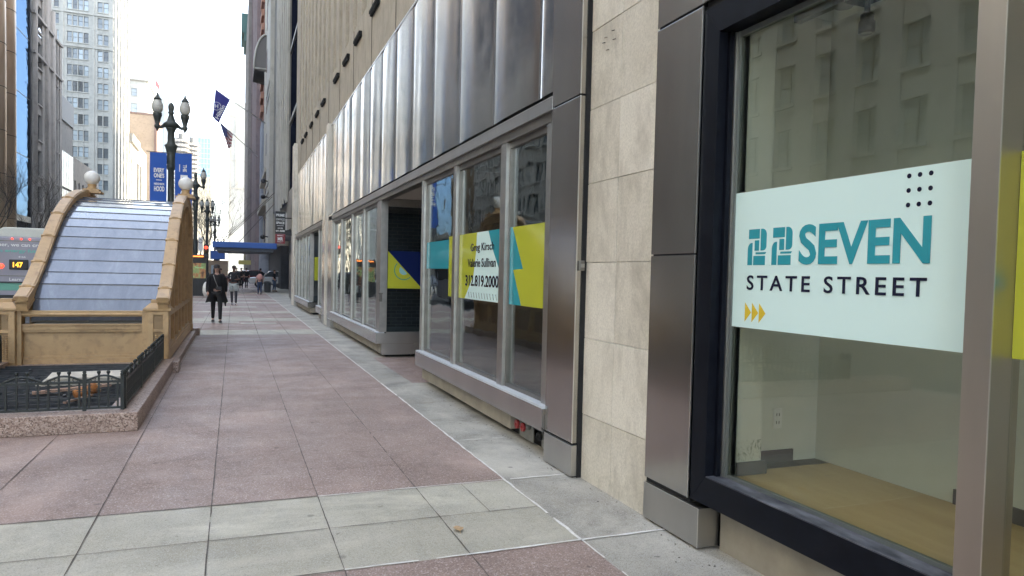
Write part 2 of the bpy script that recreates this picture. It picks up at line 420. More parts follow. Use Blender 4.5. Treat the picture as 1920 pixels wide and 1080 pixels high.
# ---------------------------------------------------------------- the storefront building on the right
B = thing('commercial_building', (2.61, 0, 0), 'limestone building with rippled steel fascia and street level display bays right of the pavement', 'building')
TOP = 38.0
# limestone ashlar wall between steel column and black window
g = MB(); gp = random.Random(2)
zr = [-.02, .52, 1.13, 1.73, 2.35, 2.93, 3.54, 4.2, 4.9]; yr = [4.10, 4.60, 5.075]
for i in range(len(zr)-1):
    for j in range(2):
        o_ = gp.uniform(0, .004)
        g.box(2.61+o_, 2.95, yr[j]+.0025, yr[j+1]-.0025, zr[i]+.0025, zr[i+1]-.0025, gp.choice([0,0,1]) if i else 1)
        
g.build('stone_wall', [m_lime, m_lime2], B, bevel=.002)
g = MB(); g.box(2.622, 2.9, 4.09, 5.09, 0, 4.9); g.build('mortar_backing', m_caulk, B)
g = MB(); rr = random.Random(11)
for (yy, zz) in ((4.83,3.43),(4.80,3.33),(4.72,3.45),(4.70,3.38),(4.86,3.40)): g.bar((2.612,yy,zz), (2.585,yy-.01,zz-.012), .006)
g.build('wall_pin', m_joint, B)
# upper wall: body and fluting
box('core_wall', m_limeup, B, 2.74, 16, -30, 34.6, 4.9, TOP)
box('rear_core', m_dark, B, 5.2, 16, -30, 34.6, 0, 4.88)
g = MB(); g.box(2.63, 2.738, 1.0, 34.6, 5.86, 7.35); g.box(2.63, 2.738, 33.4, 34.6, 7.35, TOP)
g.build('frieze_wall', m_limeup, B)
g = MB()
yy = 7.6
while yy < 33.2:
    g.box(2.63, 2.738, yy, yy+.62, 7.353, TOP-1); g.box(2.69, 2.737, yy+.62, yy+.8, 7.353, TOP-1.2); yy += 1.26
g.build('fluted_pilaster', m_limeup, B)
g = MB()
for k in range(12): g.box(2.618, 2.74, 5.15+2.4*k+.3, 5.156+2.4*k+.3, 5.9, 7.34)
g.build('wall_joint', m_joint, B)
for i, yy in enumerate((12.9, 14.62, 16.72, 18.55, 20.4, 23.5, 25.3, 27.3, 29.4, 30.9)):
    if i == 0:
        b0 = MB().box(2.629, 2.555, yy-.42, yy+.42, 6.94, 7.0).box(2.629, 2.57, yy-.40, yy+.40, 6.89, 6.939).build('bracket', m_gap, B)
    else:
        c = b0.copy(); COL.objects.link(c); c.parent = B; c.location = (0, yy-12.9, 0)

def column(y0, y1, xf, z1=9):
    g = MB(); g.box(xf, 2.72, y0, y1, .28, 3.045); g.box(xf, 2.72, y0, y1, 3.06, 5.86); cl = g.build('column_cladding', m_steel, B, bevel=.003)
    g = MB(); g.box(xf-.002, xf+.006, y0-.003, y0+.004, .28, 3.045); g.box(xf-.002, xf+.006, y0-.003, y0+.004, 3.06, 5.86); g.build('edge_trim', m_edge, B)
    box('column_plinth', m_steel2, B, xf-.005, 2.72, y0-.003, y1, .012, .262, bevel=.003)
    box('column_core', m_gap, B, xf+.02, 2.73, y0+.015, y1-.01, 0, 5.8)
column(5.085, 5.62, 2.53)
# black wide joint between column and stone
box('seal_strip', m_gap, B, 2.575, 2.72, 5.076, 5.084, 0, 6)

def grid_panel(y0, y1, z0, z1, x, seed, amp):
    """one bulging polished steel sheet facing -X"""
    g = MB(); ny, nz = 16, 40; vs = []
    for j in range(nz+1):
        for i in range(ny+1):
            u = i/ny; t = j/nz; yy = y0+(y1-y0)*u; zz = z0+(z1-z0)*t
            pin = math.sin(math.pi*u)**.6 if 0 < u < 1 else 0
            q = Vector((seed*3.7, u*1.9*(y1-y0), zz*.33))
            d = noise.noise(q)*amp*1.3 + noise.noise(q*2.3+Vector((5,1,2)))*amp*.5 + noise.noise(Vector((seed*1.3, u*5, zz*1.5)))*amp*.10
            d += amp*.55*math.cos(u*math.pi*2*1.0+seed)  # roll-formed ripple along the sheet
            vs.append((x - (.008+d)*pin + .006*(1-pin), yy, zz))
    fs = [(j*(ny+1)+i, (j+1)*(ny+1)+i, (j+1)*(ny+1)+i+1, j*(ny+1)+i+1) for j in range(nz) for i in range(ny)]
    g.add(vs, fs, 0, True)
    g.box(x+.004, x+.03, y0+.001, y1-.001, z0, z1)
    return g
PY = [5.63, 6.07] + [6.07+1.262*k for k in range(1, 13)]
for i in range(len(PY)-1):
    grid_panel(PY[i]+.008, PY[i+1]-.008, 3.235, 5.80, 2.60, i, .0022 if i == 0 else .0027 + .00035*i).build('fascia_panel', m_polish, B)
PY2 = [22.05+1.24*k for k in range(0, 10)]
for i in range(len(PY2)-1):
    grid_panel(PY2[i]+.010, PY2[i+1]-.010, 3.235, 5.80, 2.60, i+30, .014).build('fascia_panel', m_polish, B)
box('panel_gap', m_gap, B, 2.635, 2.73, 5.63, 33.2, 3.0, 5.83)
g = MB(); g.box(2.59, 2.64, 5.63, 21.3, 5.802, 5.84); g.box(2.59, 2.64, 22.7, 33.0, 5.802, 5.84); g.build('fascia_trim', m_steel, B)
g = MB(); g.box(2.53, 2.70, 5.622, 21.1, 3.045, 3.158); g.box(2.53, 2.70, 22.7, 33.0, 3.045, 3.158)
g.build('header', m_steel2, B, bevel=.003)
g = MB(); g.box(2.528, 2.534, 5.63, 21.1, 3.153, 3.160); g.box(2.528, 2.534, 22.7, 33.0, 3.153, 3.160); g.build('edge_trim', m_edge, B)
g = MB(); g.box(2.56, 2.70, 5.622, 21.1, 2.96, 3.0445); g.box(2.56, 2.70, 22.7, 33.0, 2.96, 3.0445); g.build('header_reveal', m_mulld, B)

def bay(y0, y1, mull, yo0=None, gap_face=False, interior=True, back=4.4, bs=None):
    """projecting display bay between y0 (near) and y1 (far)"""
    zs = .46
    g = MB(); g.box(2.50, 3.3, y0, y1, .262, zs); sill = g.build('sill', m_steel, B, bevel=.003)
    g = MB(); g.box(2.505, 2.66, y0+.004, y1-.004, zs+.0005, zs+.02); g.build('sill_ledge', m_sill, B)
    g = MB(); g.box(2.60, 3.25, bs or y0+.08, y1-.05, .07, .2615); g.build('base_stone', m_stonebase, B)
    g = MB(); g.box(2.72, 3.2, y0+.12, y1-.08, 0, .07); g.build('base_gap', m_gap, B)
    for (a, b) in mull:      # mullions
        g = MB(); g.box(2.565, 2.70, a, b, zs+.02, 2.96); fr = g.build('mullion', m_mull if b-a > .06 else m_mulld, B, bevel=.002)
    ys = sorted(mull)
    for i in range(len(ys)-1):
        a, b = ys[i][1], ys[i+1][0]
        if b-a < .3: continue
        g = MB(); g.box(2.62, 2.63, a+.03, b-.03, zs+.055, 2.90); gl = g.build('window_glass', m_glass2, B)
        g = MB(); g.box(2.60, 2.65, a, a+.031, zs+.02, 2.96); g.box(2.60, 2.65, b-.031, b, zs+.02, 2.96)
        g.box(2.60, 2.65, a+.031, b-.031, zs+.02, zs+.056); g.box(2.60, 2.65, a+.031, b-.031, 2.899, 2.96)
        g.build('glazing_bead', m_mulld, B)
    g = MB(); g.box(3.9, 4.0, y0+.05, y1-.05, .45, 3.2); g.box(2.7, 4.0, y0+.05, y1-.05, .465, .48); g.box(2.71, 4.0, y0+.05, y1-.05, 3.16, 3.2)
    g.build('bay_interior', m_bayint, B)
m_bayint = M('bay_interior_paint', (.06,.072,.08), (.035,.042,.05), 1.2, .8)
# near bay
bay(5.625, 10.27, [(5.625, 5.80), (6.80, 6.96), (8.55, 8.67), (10.17, 10.27)], bs=6.62)
g = MB(); g.box(2.5605, 2.70, 10.245, 10.275, .48, 2.96); g.build('corner_mullion', m_mull, B)
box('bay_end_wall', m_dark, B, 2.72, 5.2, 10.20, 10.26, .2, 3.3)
# far bay
bay(13.40, 20.4, [(13.40, 13.80), (15.33, 15.47), (16.95, 17.08), (18.72, 18.86), (20.2, 20.4)])
# third bay
bay(22.75, 24.1, [(22.75, 22.9), (24.0, 24.1)])
bay(26.75, 33.0, [(26.75, 27.0), (28.4, 28.52), (29.9, 30.02), (31.4, 31.5), (32.9, 33.0)])
# entry recess: return glass facing the camera, soffit, back wall, bricks
box('recess_soffit', M('soffit', (.5,.48,.43), rough=.7), B, 2.70, 5.2, 10.27, 13.38, 3.0, 3.04)
box('recess_soffit', bpy.data.materials['soffit'], B, 2.70, 5.2, 24.1, 26.7, 3.0, 3.04)
brick, n, p, out = newmat('dark_glazed_brick'); bt = n.nodes.new('ShaderNodeTexBrick'); bt.inputs['Scale'].default_value = 1
bt.inputs['Brick Width'].default_value = .22; bt.inputs['Row Height'].default_value = .075; bt.inputs['Mortar Size'].default_value = .006
bt.inputs['Color1'].default_value = (.05,.055,.07,1); bt.inputs['Color2'].default_value = (.03,.034,.045,1); bt.inputs['Mortar'].default_value = (.11,.11,.11,1)
cc = n.nodes.new('ShaderNodeCombineXYZ'); sx = n.nodes.new('ShaderNodeSeparateXYZ'); n.links.new(coords(n), sx.inputs[0]); n.links.new(sx.outputs[0], cc.inputs[0]); n.links.new(sx.outputs[2], cc.inputs[1])
n.links.new(cc.outputs[0], bt.inputs['Vector']); n.links.new(bt.outputs[0], p.inputs['Base Color']); p.inputs['Roughness'].default_value = .35
m_brickd = brick
box('recess_brick_wall', m_brickd, B, 2.9, 3.9, 14.7, 14.8, .2, 3.2)
g = MB(); g.box(3.385, 3.46, 13.40, 13.46, .27, 3.0); g.box(2.705, 3.384, 13.41, 13.47, 2.86, 3.0); g.box(2.705, 3.384, 13.41, 13.47, .46, .48); g.build('return_frame', m_mull, B)
g = MB(); g.box(2.705, 3.384, 13.43, 13.44, .481, 2.86); g.build('return_glass', m_glass2, B)
g = MB(); g.box(3.47, 5.2, 13.40, 13.5, 0, 3.0); g.build('recess_side_wall', m_dark, B)
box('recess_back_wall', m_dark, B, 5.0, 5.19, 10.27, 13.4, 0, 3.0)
g = MB(); g.box(2.5, 3.46, 13.388, 13.399, .262, .46); g.box(2.61, 3.46, 13.392, 13.399, .05, .255); g.build('return_cladding', m_steel2, B)
g = MB(); g.box(2.55, 2.60, 13.36, 13.399, 1.06, 1.2); g.box(2.54, 2.61, 13.355, 13.3995, 1.2, 1.225); g.build('call_box', m_mulld, B)
g = MB(); g.box(2.705, 3.4, 26.74, 26.75, .46, 3.0); g.build('return_glass', m_glass2, B)
box('recess_back_wall', m_dark, B, 5.0, 5.19, 24.1, 26.7, 0, 3.0)
box('recess_side_wall', m_dark, B, 2.72, 5.2, 24.05, 24.09, 0, 3.0)
# columns between bays
for (a, b, xf) in ((20.42, 21.25, 2.53), (21.95, 22.72, 2.53), (33.05, 33.5, 2.52)):
    g = MB(); g.box(xf, 2.72, a, b, .25, 3.22); g.build('column_cladding', m_steel, B, bevel=.003)
    box('column_plinth', m_steel2, B, xf-.004, 2.72, a, b, 0.01, .245, bevel=.003)
g = MB(); g.box(2.51, 2.72, 21.42, 21.85, .02, 5.9); g.build('stone_pier', m_lime, B)
g = MB(); g.box(2.48, 2.72, 33.55, 34.6, .02, 7.3); g.build('stone_pier', m_lime, B)
# steel pier left of the black window
g = MB(); g.box(2.59, 2.72, 3.605, 4.095, .285, 1.766); g.box(2.59, 2.72, 3.605, 4.095, 1.776, 3.245); g.box(2.59, 2.72, 3.605, 4.095, 3.26, 4.9)
g.build('column_cladding', m_steel, B, bevel=.003)
g = MB(); g.box(2.587, 2.594, 3.601, 3.608, .285, 1.766); g.box(2.587, 2.594, 3.601, 3.608, 1.776, 3.245); g.build('edge_trim', m_edge, B)
box('column_core', m_gap, B, 2.61, 2.9, 3.612, 4.098, .02, 4.9)
g = MB(); g.box(2.583, 2.735, 3.485, 4.092, .015, .253); g.build('column_plinth', m_steel2, B, bevel=.0035)
g = MB(); g.box(2.5815, 2.5835, 3.4835, 4.09, .2505, .2545); g.box(2.5815, 2.5835, 3.4835, 3.488, .015, .2505); g.build('edge_trim', m_edge, B)
# above the window and towards the camera
g = MB(); g.box(2.59, 2.72, -6, 3.60, 3.26, 4.9); g.build('upper_cladding', m_steel, B, bevel=.003)
box('head_gap', m_gap, B, 2.62, 2.9, -6, 3.60, 3.22, 3.26)
# black framed window: frame, ledge, glass, steel posts
Wn = B
g = MB()
PXO, ZB0, ZB1, ZT0, ZT1 = 2.60, .285, .45, 3.055, 3.215
g.prism([(0,0),(.14,.165),(.14,2.77),(0,2.93)], (PXO+.06, 3.595, ZB0), NX, (0,0,1), .06)           # left member, mitred
g.prism([(0,0),(12,0),(12,.165),(.14,.165)], (PXO+.06, 3.594, ZB0), NX, (0,0,1), .0595)
g.prism([(0,2.93),(.14,2.77),(12,2.77),(12,2.93)], (PXO+.06, 3.594, ZB0), NX, (0,0,1), .0595)
g.box(2.661, 2.80, 3.43, 3.46, .45, 3.055); g.box(2.661, 2.80, 3.461, 3.59, .29, 3.2)
g.box(2.661, 2.80, -6, 3.46, .29, .445); g.box(2.661, 2.80, -6, 3.46, 3.06, 3.2)
g.build('window_frame', m_black, Wn, bevel=.0015)
box('window_ledge', m_blacktop, Wn, 2.603, 2.705, -6, 3.453, .4505, .456)
g = MB(); g.box(2.70, 2.735, 3.395, 3.43, .456, 3.05); g.box(2.705, 2.735, -6, 3.395, .456, .475); g.box(2.705, 2.735, -6, 3.395, 3.02, 3.05); g.build('glazing_bead', M('glazing_bead_metal', (.22,.24,.23), rough=.4, metal=.6), Wn)
g = MB(); g.box(2.69, 2.70, 3.418, 3.43, .456, 3.05); g.build('bead_edge', m_mull, Wn)
g = MB(); g.box(2.715, 2.725, 1.90, 3.395, .475, 3.02); g.build('window_glass', m_glass, Wn)
g = MB(); g.box(2.715, 2.725, -.2, 1.79, .475, 3.02); g.build('window_glass', m_glass, Wn)
g = MB(); g.box(2.60, 2.76, 1.79, 1.90, .456, 3.06); g.build('window_post', steel('post_steel', (.50,.455,.40), .40), Wn, bevel=.001)
g = MB(); g.box(2.598, 2.602, 1.788, 1.792, .456, 3.06); g.build('edge_trim', m_edge, Wn)
g = MB(); g.box(2.60, 2.76, -.31, -.2, .456, 3.06); g.build('window_post', bpy.data.materials['post_steel'], Wn)
# stone base below the window
g = MB(); g.box(2.728, 3.0, -6, 3.46, -.02, .284); g.build('base_stone', m_stonebase, Wn)
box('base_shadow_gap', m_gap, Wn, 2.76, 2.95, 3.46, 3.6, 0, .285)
# display room behind the glass
wood, n, p, out = newmat('display_floor_plywood')
v = coords(n); c = ramp(n, noise_(n, coords(n, (3,.5,1)), 3, 6), [(.3, (.50,.33,.13)), (.7, (.62,.44,.20))])
c = mixc(n, ramp(n, noise_(n, v, 2.2, 4), [(.69, 0.), (.73, .8)]), c, (.3,.3,.29))
n.links.new(c, p.inputs['Base Color']); p.inputs['Roughness'].default_value = .4
g = MB(); g.box(2.735, 3.6, -6, 3.5, .43, .449); g.build('display_floor', wood, Wn)
g = MB(); g.box(2.735, 2.985, 3.43, 3.6, .45, 3.6); g.box(2.985, 3.7, 3.62, 3.7, .45, 3.6); g.box(3.6, 3.7, -6, 3.62, .45, 3.6)
g.build('display_wall', m_white, Wn)
g = MB(); g.box(2.80, 3.02, 3.415, 3.429, .45, .53); g.box(2.985, 3.4, 3.605, 3.619, .45, .53); g.box(3.588, 3.5995, -6, 2.64, .45, .53); g.build('baseboard', M('baseboard_grey', (.06,.06,.065), rough=.5), Wn)
g = MB(); g.box(2.735, 3.6, -6, 3.6, 3.3, 3.4); g.build('display_ceiling', m_white, Wn)
# back wall upper panelling (darker reveal above the display)
box('ceiling_beam', m_mulld, Wn, 3.18, 3.23, 3.0, 3.5, 3.20, 3.2999)
scf, n, p, out = newmat('scuffed_plaster'); v = coords(n)
n.links.new(ramp(n, noise_(n, coords(n, (1,1,.6)), 22, 6, .8, 1.5), [(.50, (.66,.67,.60)), (.60, (.20,.24,.20))]), p.inputs['Base Color'])
MB().box(2.80, 2.985, 3.4285, 3.4295, .532, .66).build('scuffed_patch', scf, Wn)
g = MB(); g.box(3.30, 3.31, 3.52, 3.6195, 3.29, 3.2995); g.lathe([(.05,0),(.06,.012),(.02,.02)], (3.42,3.35,3.279), 16); g.build('ceiling_fitting', m_mulld, Wn)
t = thing('electrical_outlet', (3.2,3.62,.74), 'white duplex outlet low on the white wall inside the big window', 'outlet')
box('cover_plate', k_whitepaint, t, 3.235, 3.305, 3.612, 3.6195, .67, .80, bevel=.001)
g = MB()
for zz in (.70, .75):
    g.box(3.258, 3.262, 3.610, 3.6119, zz, zz+.018); g.box(3.278, 3.282, 3.610, 3.6119, zz, zz+.018)
g.build('slot', k_blackp, t)
t = thing('track_spotlight', (3.2,2.97,3.3), 'black cylindrical track spotlight hanging from the display ceiling behind the big window', 'spotlight')
g = MB(); g.box(3.13, 3.27, 2.9, 3.06, 3.16, 3.2995); g.build('track_box', m_black, t)
g = MB(); g.tube([(3.2,2.97,3.16),(3.2,2.97,3.09)], .015, 8); g.build('stem', m_black, t)
g = MB(); g.lathe([(.030,0),(.042,.005),(.042,.06),(.034,.07),(.034,.10),(.02,.11)], (3.2,2.97,2.98), 20); g.build('lamp_head', m_black, t)
g = MB(); g.lathe([(.030,0),(.030,.002)], (3.2,2.97,2.976), 20); g.build('lens', M('lens', (.3,.3,.3), rough=.1), t)

# ---- the mint sign on the near window
SX = 2.712
sg = thing('window_sign', (SX, 2.7, 1.7), 'large mint green address sign reading 22 SEVEN STATE STREET across the black framed window', 'window sign')
g = MB(); g.box(SX-.002, SX+.0025, 1.902, 3.395, 1.35, 2.12); g.build('sign_field', k_mint, sg)
x_ = SX-.0035
def P2(g, pts, y0, z0, sc=1.0, d=.0012):   # polygon with (a to the right, b up), metres
    g.prism([(a*sc, b*sc) for a, b in pts], (x_+.0012, y0, z0), NX, (0,0,1), d)
def arc(cx, cy, r, a0, a1, n=8): return [(cx+r*math.cos(R(a0+(a1-a0)*i/n)), cy+r*math.sin(R(a0+(a1-a0)*i/n))) for i in range(n+1)]
def two(y0, w, h, z0):
    g = MB(); u = w/118.; q = h/180.
    def PP(pts): g.prism([(a*u, b*q) for a, b in pts], (x_+.0012, y0, z0), NX, (0,0,1), .0012)
    PP([(5,132),(74,132),(74,180),(5,180)])
    PP([(82,72),(96,72)] + [(96+22*math.sin(R(t)), 94-22*math.cos(R(t))) for t in range(0,91,15)] + [(118,150)] + [(92+26*math.cos(R(t)), 150+30*math.sin(R(t))) for t in range(0,91,15)] + [(82,180)])
    PP([(44,72),(72,72),(72,124),(44,124)])
    PP([(0,0),(30,0),(30,112)] + [(24+0-24*math.sin(R(t))*1., 78+34*math.cos(R(t))) for t in range(0,91,15)] )
    PP([(38,0),(112,0),(112,46),(38,46)])
    PP([(52,54),(112,54),(118,64),(52,64)])
    g.build('numeral', k_teal, sg)
two(3.278, .150, .200, 1.705); two(3.085, .150, .200, 1.705)
text('SEVEN', sg, k_teal, (x_, 2.885, 1.705), NX, .745, .205, bold=.025)
text('STATE STREET', sg, k_ink, (x_, 3.275, 1.565), NX, 1.125, .083, bold=.012, spacing=1.35)
g = MB()
for i in range(3):
    for j in range(3):
        cy, cz = 2.257-.052*i, 1.96+.0625*j
        g.prism([(.0105*math.cos(t*math.pi/8), .0105*math.sin(t*math.pi/8)) for t in range(16)], (x_+.0012, cy, cz), NX, (0,0,1), .0012)
g.build('dot_pattern', k_ink, sg)
g = MB()
for i in range(3): g.prism([(0,0),(.052,.054),(0,.108)], (x_+.0012, 3.285-.058*i, 1.385), NX, (0,0,1), .0012)
g.build('arrow_pattern', k_gold, sg)
# next window towards the camera: edge of a yellow and teal sign
t = thing('window_sign', (SX, 1.2, 1.7), 'edge of a yellow and teal window sign at the far right, past the steel post', 'window sign')
g = MB(); g.box(SX-.002, SX+.0025, -.18, 1.788, 1.35, 2.12); g.build('sign_field', k_yel, t)
g = MB(); g.prism([(.03,.28),(.5,.62),(1.2,.77),(1.2,.0),(.6,.0)], (SX-.0022, 1.788, 1.35), NX, (0,0,1), .001); g.build('sign_shape', k_teal, t)

# ---- the signs in the near bay, one per pane
BX = 2.614
def fld(t, a, b, mt, z0=1.32, z1=2.10, nm='sign_field'): MB().box(BX, BX+.0035, a, b, z0, z1).build(nm, mt, t)
def shp(t, pts, y0, mt, k=1, z0=1.32): MB().prism(pts, (BX-.0005*k+.001, y0, z0), NX, (0,0,1), .0012).build('sign_shape', mt, t)
t = thing('window_sign', (BX, 6.3, 1.7), 'yellow sign with teal zigzag on the right pane of the near display bay', 'window sign')
fld(t, 5.835, 6.77, k_yel)
shp(t, [(0,0),(.33,0),(.10,.35),(.36,.36),(.06,.78),(0,.78)], 6.77, k_teal)
t = thing('window_sign', (BX, 7.7, 1.7), 'leasing sign with names and phone number 312.819.2000 on the middle bay pane', 'window sign')
fld(t, 6.99, 8.52, k_yel)
shp(t, [(.25,0),(1.53,0),(1.53,.78),(.68,.78),(.66,.55),(.58,.28)], 8.52, k_mint)
shp(t, [(1.50,.30),(1.53,.20),(1.53,.78),(1.08,.78),(1.25,.55)], 8.52, k_teal, 2)
def btx(s, y0, z0, w, h, bold=.012): text(s, t, k_ink, (BX-.0022, y0, z0), NX, w, h, bold=bold)
btx('Greg Kirsch', 8.06, 1.86, .82, .115); btx('Valerie Sullivan', 8.16, 1.70, .98, .10); btx('312.819.2000', 8.24, 1.475, 1.16, .13, .02)
g = MB()
for i in range(11): g.prism([(.40+.095*i,.085),(.41+.095*i,.085),(.445+.095*i,.02),(.435+.095*i,.02)], (BX-.0022, 8.52, 1.32), NX, (0,0,1), .001)
g.build('hatch_pattern', k_ink, t)
t = thing('window_sign', (BX, 9.4, 1.7), 'teal and yellow sign on the left pane of the near display bay', 'window sign')
MB().box(BX, BX+.0035, 8.99, 10.14, 1.68, 2.06).build('sign_field', k_teal, t)
MB().box(BX, BX+.0035, 8.70, 8.985, 1.32, 2.10).build('sign_field', k_yel, t)
# return pane of the far bay, and third bay
t = thing('window_sign', (3.0, 13.42, 1.6), 'navy and yellow sign with a ringed circle on the glass beside the recessed entrance', 'window sign')
MB().box(2.71, 3.384, 13.4255, 13.429, 1.31, 2.02).build('sign_field', k_yel, t)
MB().prism([(0,.71),(.674,0),(.674,.71)], (2.71, 13.4265, 1.31), PX, (0,0,1), .003).build('sign_shape', k_navy, t)
g = MB()
ring = lambda r0, r1, a0, a1, n=20: [(r0*math.cos(R(a0+(a1-a0)*i/n)), r0*math.sin(R(a0+(a1-a0)*i/n))) for i in range(n+1)] + [(r1*math.cos(R(a1-(a1-a0)*i/n)), r1*math.sin(R(a1-(a1-a0)*i/n))) for i in range(n+1)]
g.prism(ring(.19, .17, 135, 315), (3.02, 13.4235, 1.66), PX, (0,0,1), .001); g.build('ring', k_green, t)
g = MB(); g.prism([(.09*math.cos(R(a)), .09*math.sin(R(a))) for a in range(135, 316, 15)], (3.02, 13.4235, 1.66), PX, (0,0,1), .001); g.build('circle', k_sky, t)
t = thing('window_sign', (3.0, 26.7, 1.6), 'small yellow and teal sign in the third, farthest display bay', 'window sign')
MB().box(2.72, 3.1, 26.725, 26.735, 1.25, 2.1).build('sign_field', k_yel, t)
MB().box(3.102, 3.3, 26.726, 26.735, 1.25, 2.1).build('sign_shape', k_teal, t)

# ---- small fittings on the facade
t = thing('junction_box', (2.58, 5.09, 1.70), 'small grey junction box on the joint between steel column and stone wall', 'electrical box')
g = MB(); g.box(2.545, 2.585, 5.045, 5.0755, 1.665, 1.745); g.build('box_body', m_mulld, t, bevel=.003)
g = MB(); g.box(2.55, 2.58, 5.0365, 5.0445, 1.69, 1.72); g.build('latch', m_mull, t)
m_plate = M('galvanised_plate', (.30,.30,.27), (.22,.22,.2), 12, .55, .3)
m_redcap = M('red_cap', (.35,.03,.03), (.25,.02,.02), 12, .45)
def siam(yc, caps, label, wid):
    t = thing('hose_connection', (2.66, yc, .05), label, 'hose connection')
    g = MB(); g.box(2.655, 2.668, yc-wid/2, yc+wid/2, .03, .258); g.build('back_plate', m_plate, t, bevel=.003)
    for (dy, mt) in caps:
        g = MB(); g.tube([(2.655,yc+dy,.165),(2.60,yc+dy,.165)], .036, 14); g.build('nozzle', m_plate, t)
        g = MB(); g.tube([(2.60,yc+dy,.165),(2.575,yc+dy,.165)], [.045,.042], 14); g.tube([(2.575,yc+dy,.165),(2.565,yc+dy,.165)], .014, 8)
        g.build('cap', mt, t)
siam(6.33, [(-.075, m_redcap), (.075, m_redcap)], 'twin hose connection with two red caps under the near bay sill', .34)
siam(5.86, [(0, m_gap)], 'single dark capped hose connection next to the steel column plinth', .2)
# ---------------------------------------------------------------- subway entrance kiosk
m_tan = M('cast_iron_tan_paint', (.54,.365,.185), (.45,.295,.145), 2.2, .45, bump=.05, bscale=40, c3=(.34,.22,.11), s3=9)
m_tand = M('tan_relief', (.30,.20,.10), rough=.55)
m_canopy, n, p, out = newmat('frosted_canopy_glass')
n.links.new(ramp(n, noise_(n, coords(n, (1.6,.5,.5)), 2.4, 7, .75, .5), [(.3, (.085,.10,.135)), (.55, (.135,.155,.20)), (.75, (.21,.23,.27))]), p.inputs['Base Color'])
p.inputs['Roughness'].default_value = .16; p.inputs['Specular IOR Level'].default_value = 1.0; p.inputs['Coat Weight'].default_value = .6; p.inputs['Coat Roughness'].default_value = .04
m_globe = M('opal_globe', (.80,.79,.76), (.70,.69,.66), 4, .25)
K = thing('subway_entrance', (-2, 15.5, 0), 'tan cast iron subway entrance with curved sides and a stepped frosted glass roof', 'subway entrance')
XR0, XR1, XL0, XL1 = -1.12, -.93, -2.985, -2.80
prof = [(12.25,1.10),(12.75,1.30),(13.2,1.56),(13.6,1.82),(14.05,2.14),(14.5,2.42),(15.0,2.66),(15.6,2.88),(16.2,3.02),(16.8,3.11),(17.4,3.12),(17.9,3.05),(18.3,2.9),(18.55,2.7),(18.68,2.4)]
def smooth(pts, k=4):
    o = []
    for i in range(len(pts)-1):
        p0 = pts[max(0, i-1)]; p1 = pts[i]; p2 = pts[i+1]; p3 = pts[min(len(pts)-1, i+2)]
        for j in range(k):
            t = j/k
            o.append(tuple(.5*((2*b)+(-a+c)*t+(2*a-5*b+4*c-d)*t*t+(-a+3*b-3*c+d)*t**3) for a, b, c, d in zip(p0, p1, p2, p3)))
    return o + [pts[-1]]
P = smooth(prof)
def strip(g, x0, x1, P, dz0, dz1):
    """a bent bar following profile P between x0 and x1, from dz0 to dz1 measured along the normal"""
    vs = []
    for i, (y, z) in enumerate(P):
        a = P[max(0, i-1)]; b = P[min(len(P)-1, i+1)]; ty, tz = b[0]-a[0], b[1]-a[1]; L = math.hypot(ty, tz); ny, nz = -tz/L, ty/L
        for x, d in ((x0, dz0), (x1, dz0), (x1, dz1), (x0, dz1)): vs.append((x, y+ny*d, z+nz*d))
    fs = [(0,1,2,3)]
    for i in range(len(P)-1):
        for k in range(4):
            a = i*4+k; b = i*4+(k+1) % 4; fs.append((a, a+4, b+4, b))
    e = (len(P)-1)*4; fs.append((e+3, e+2, e+1, e)); g.add(vs, fs)
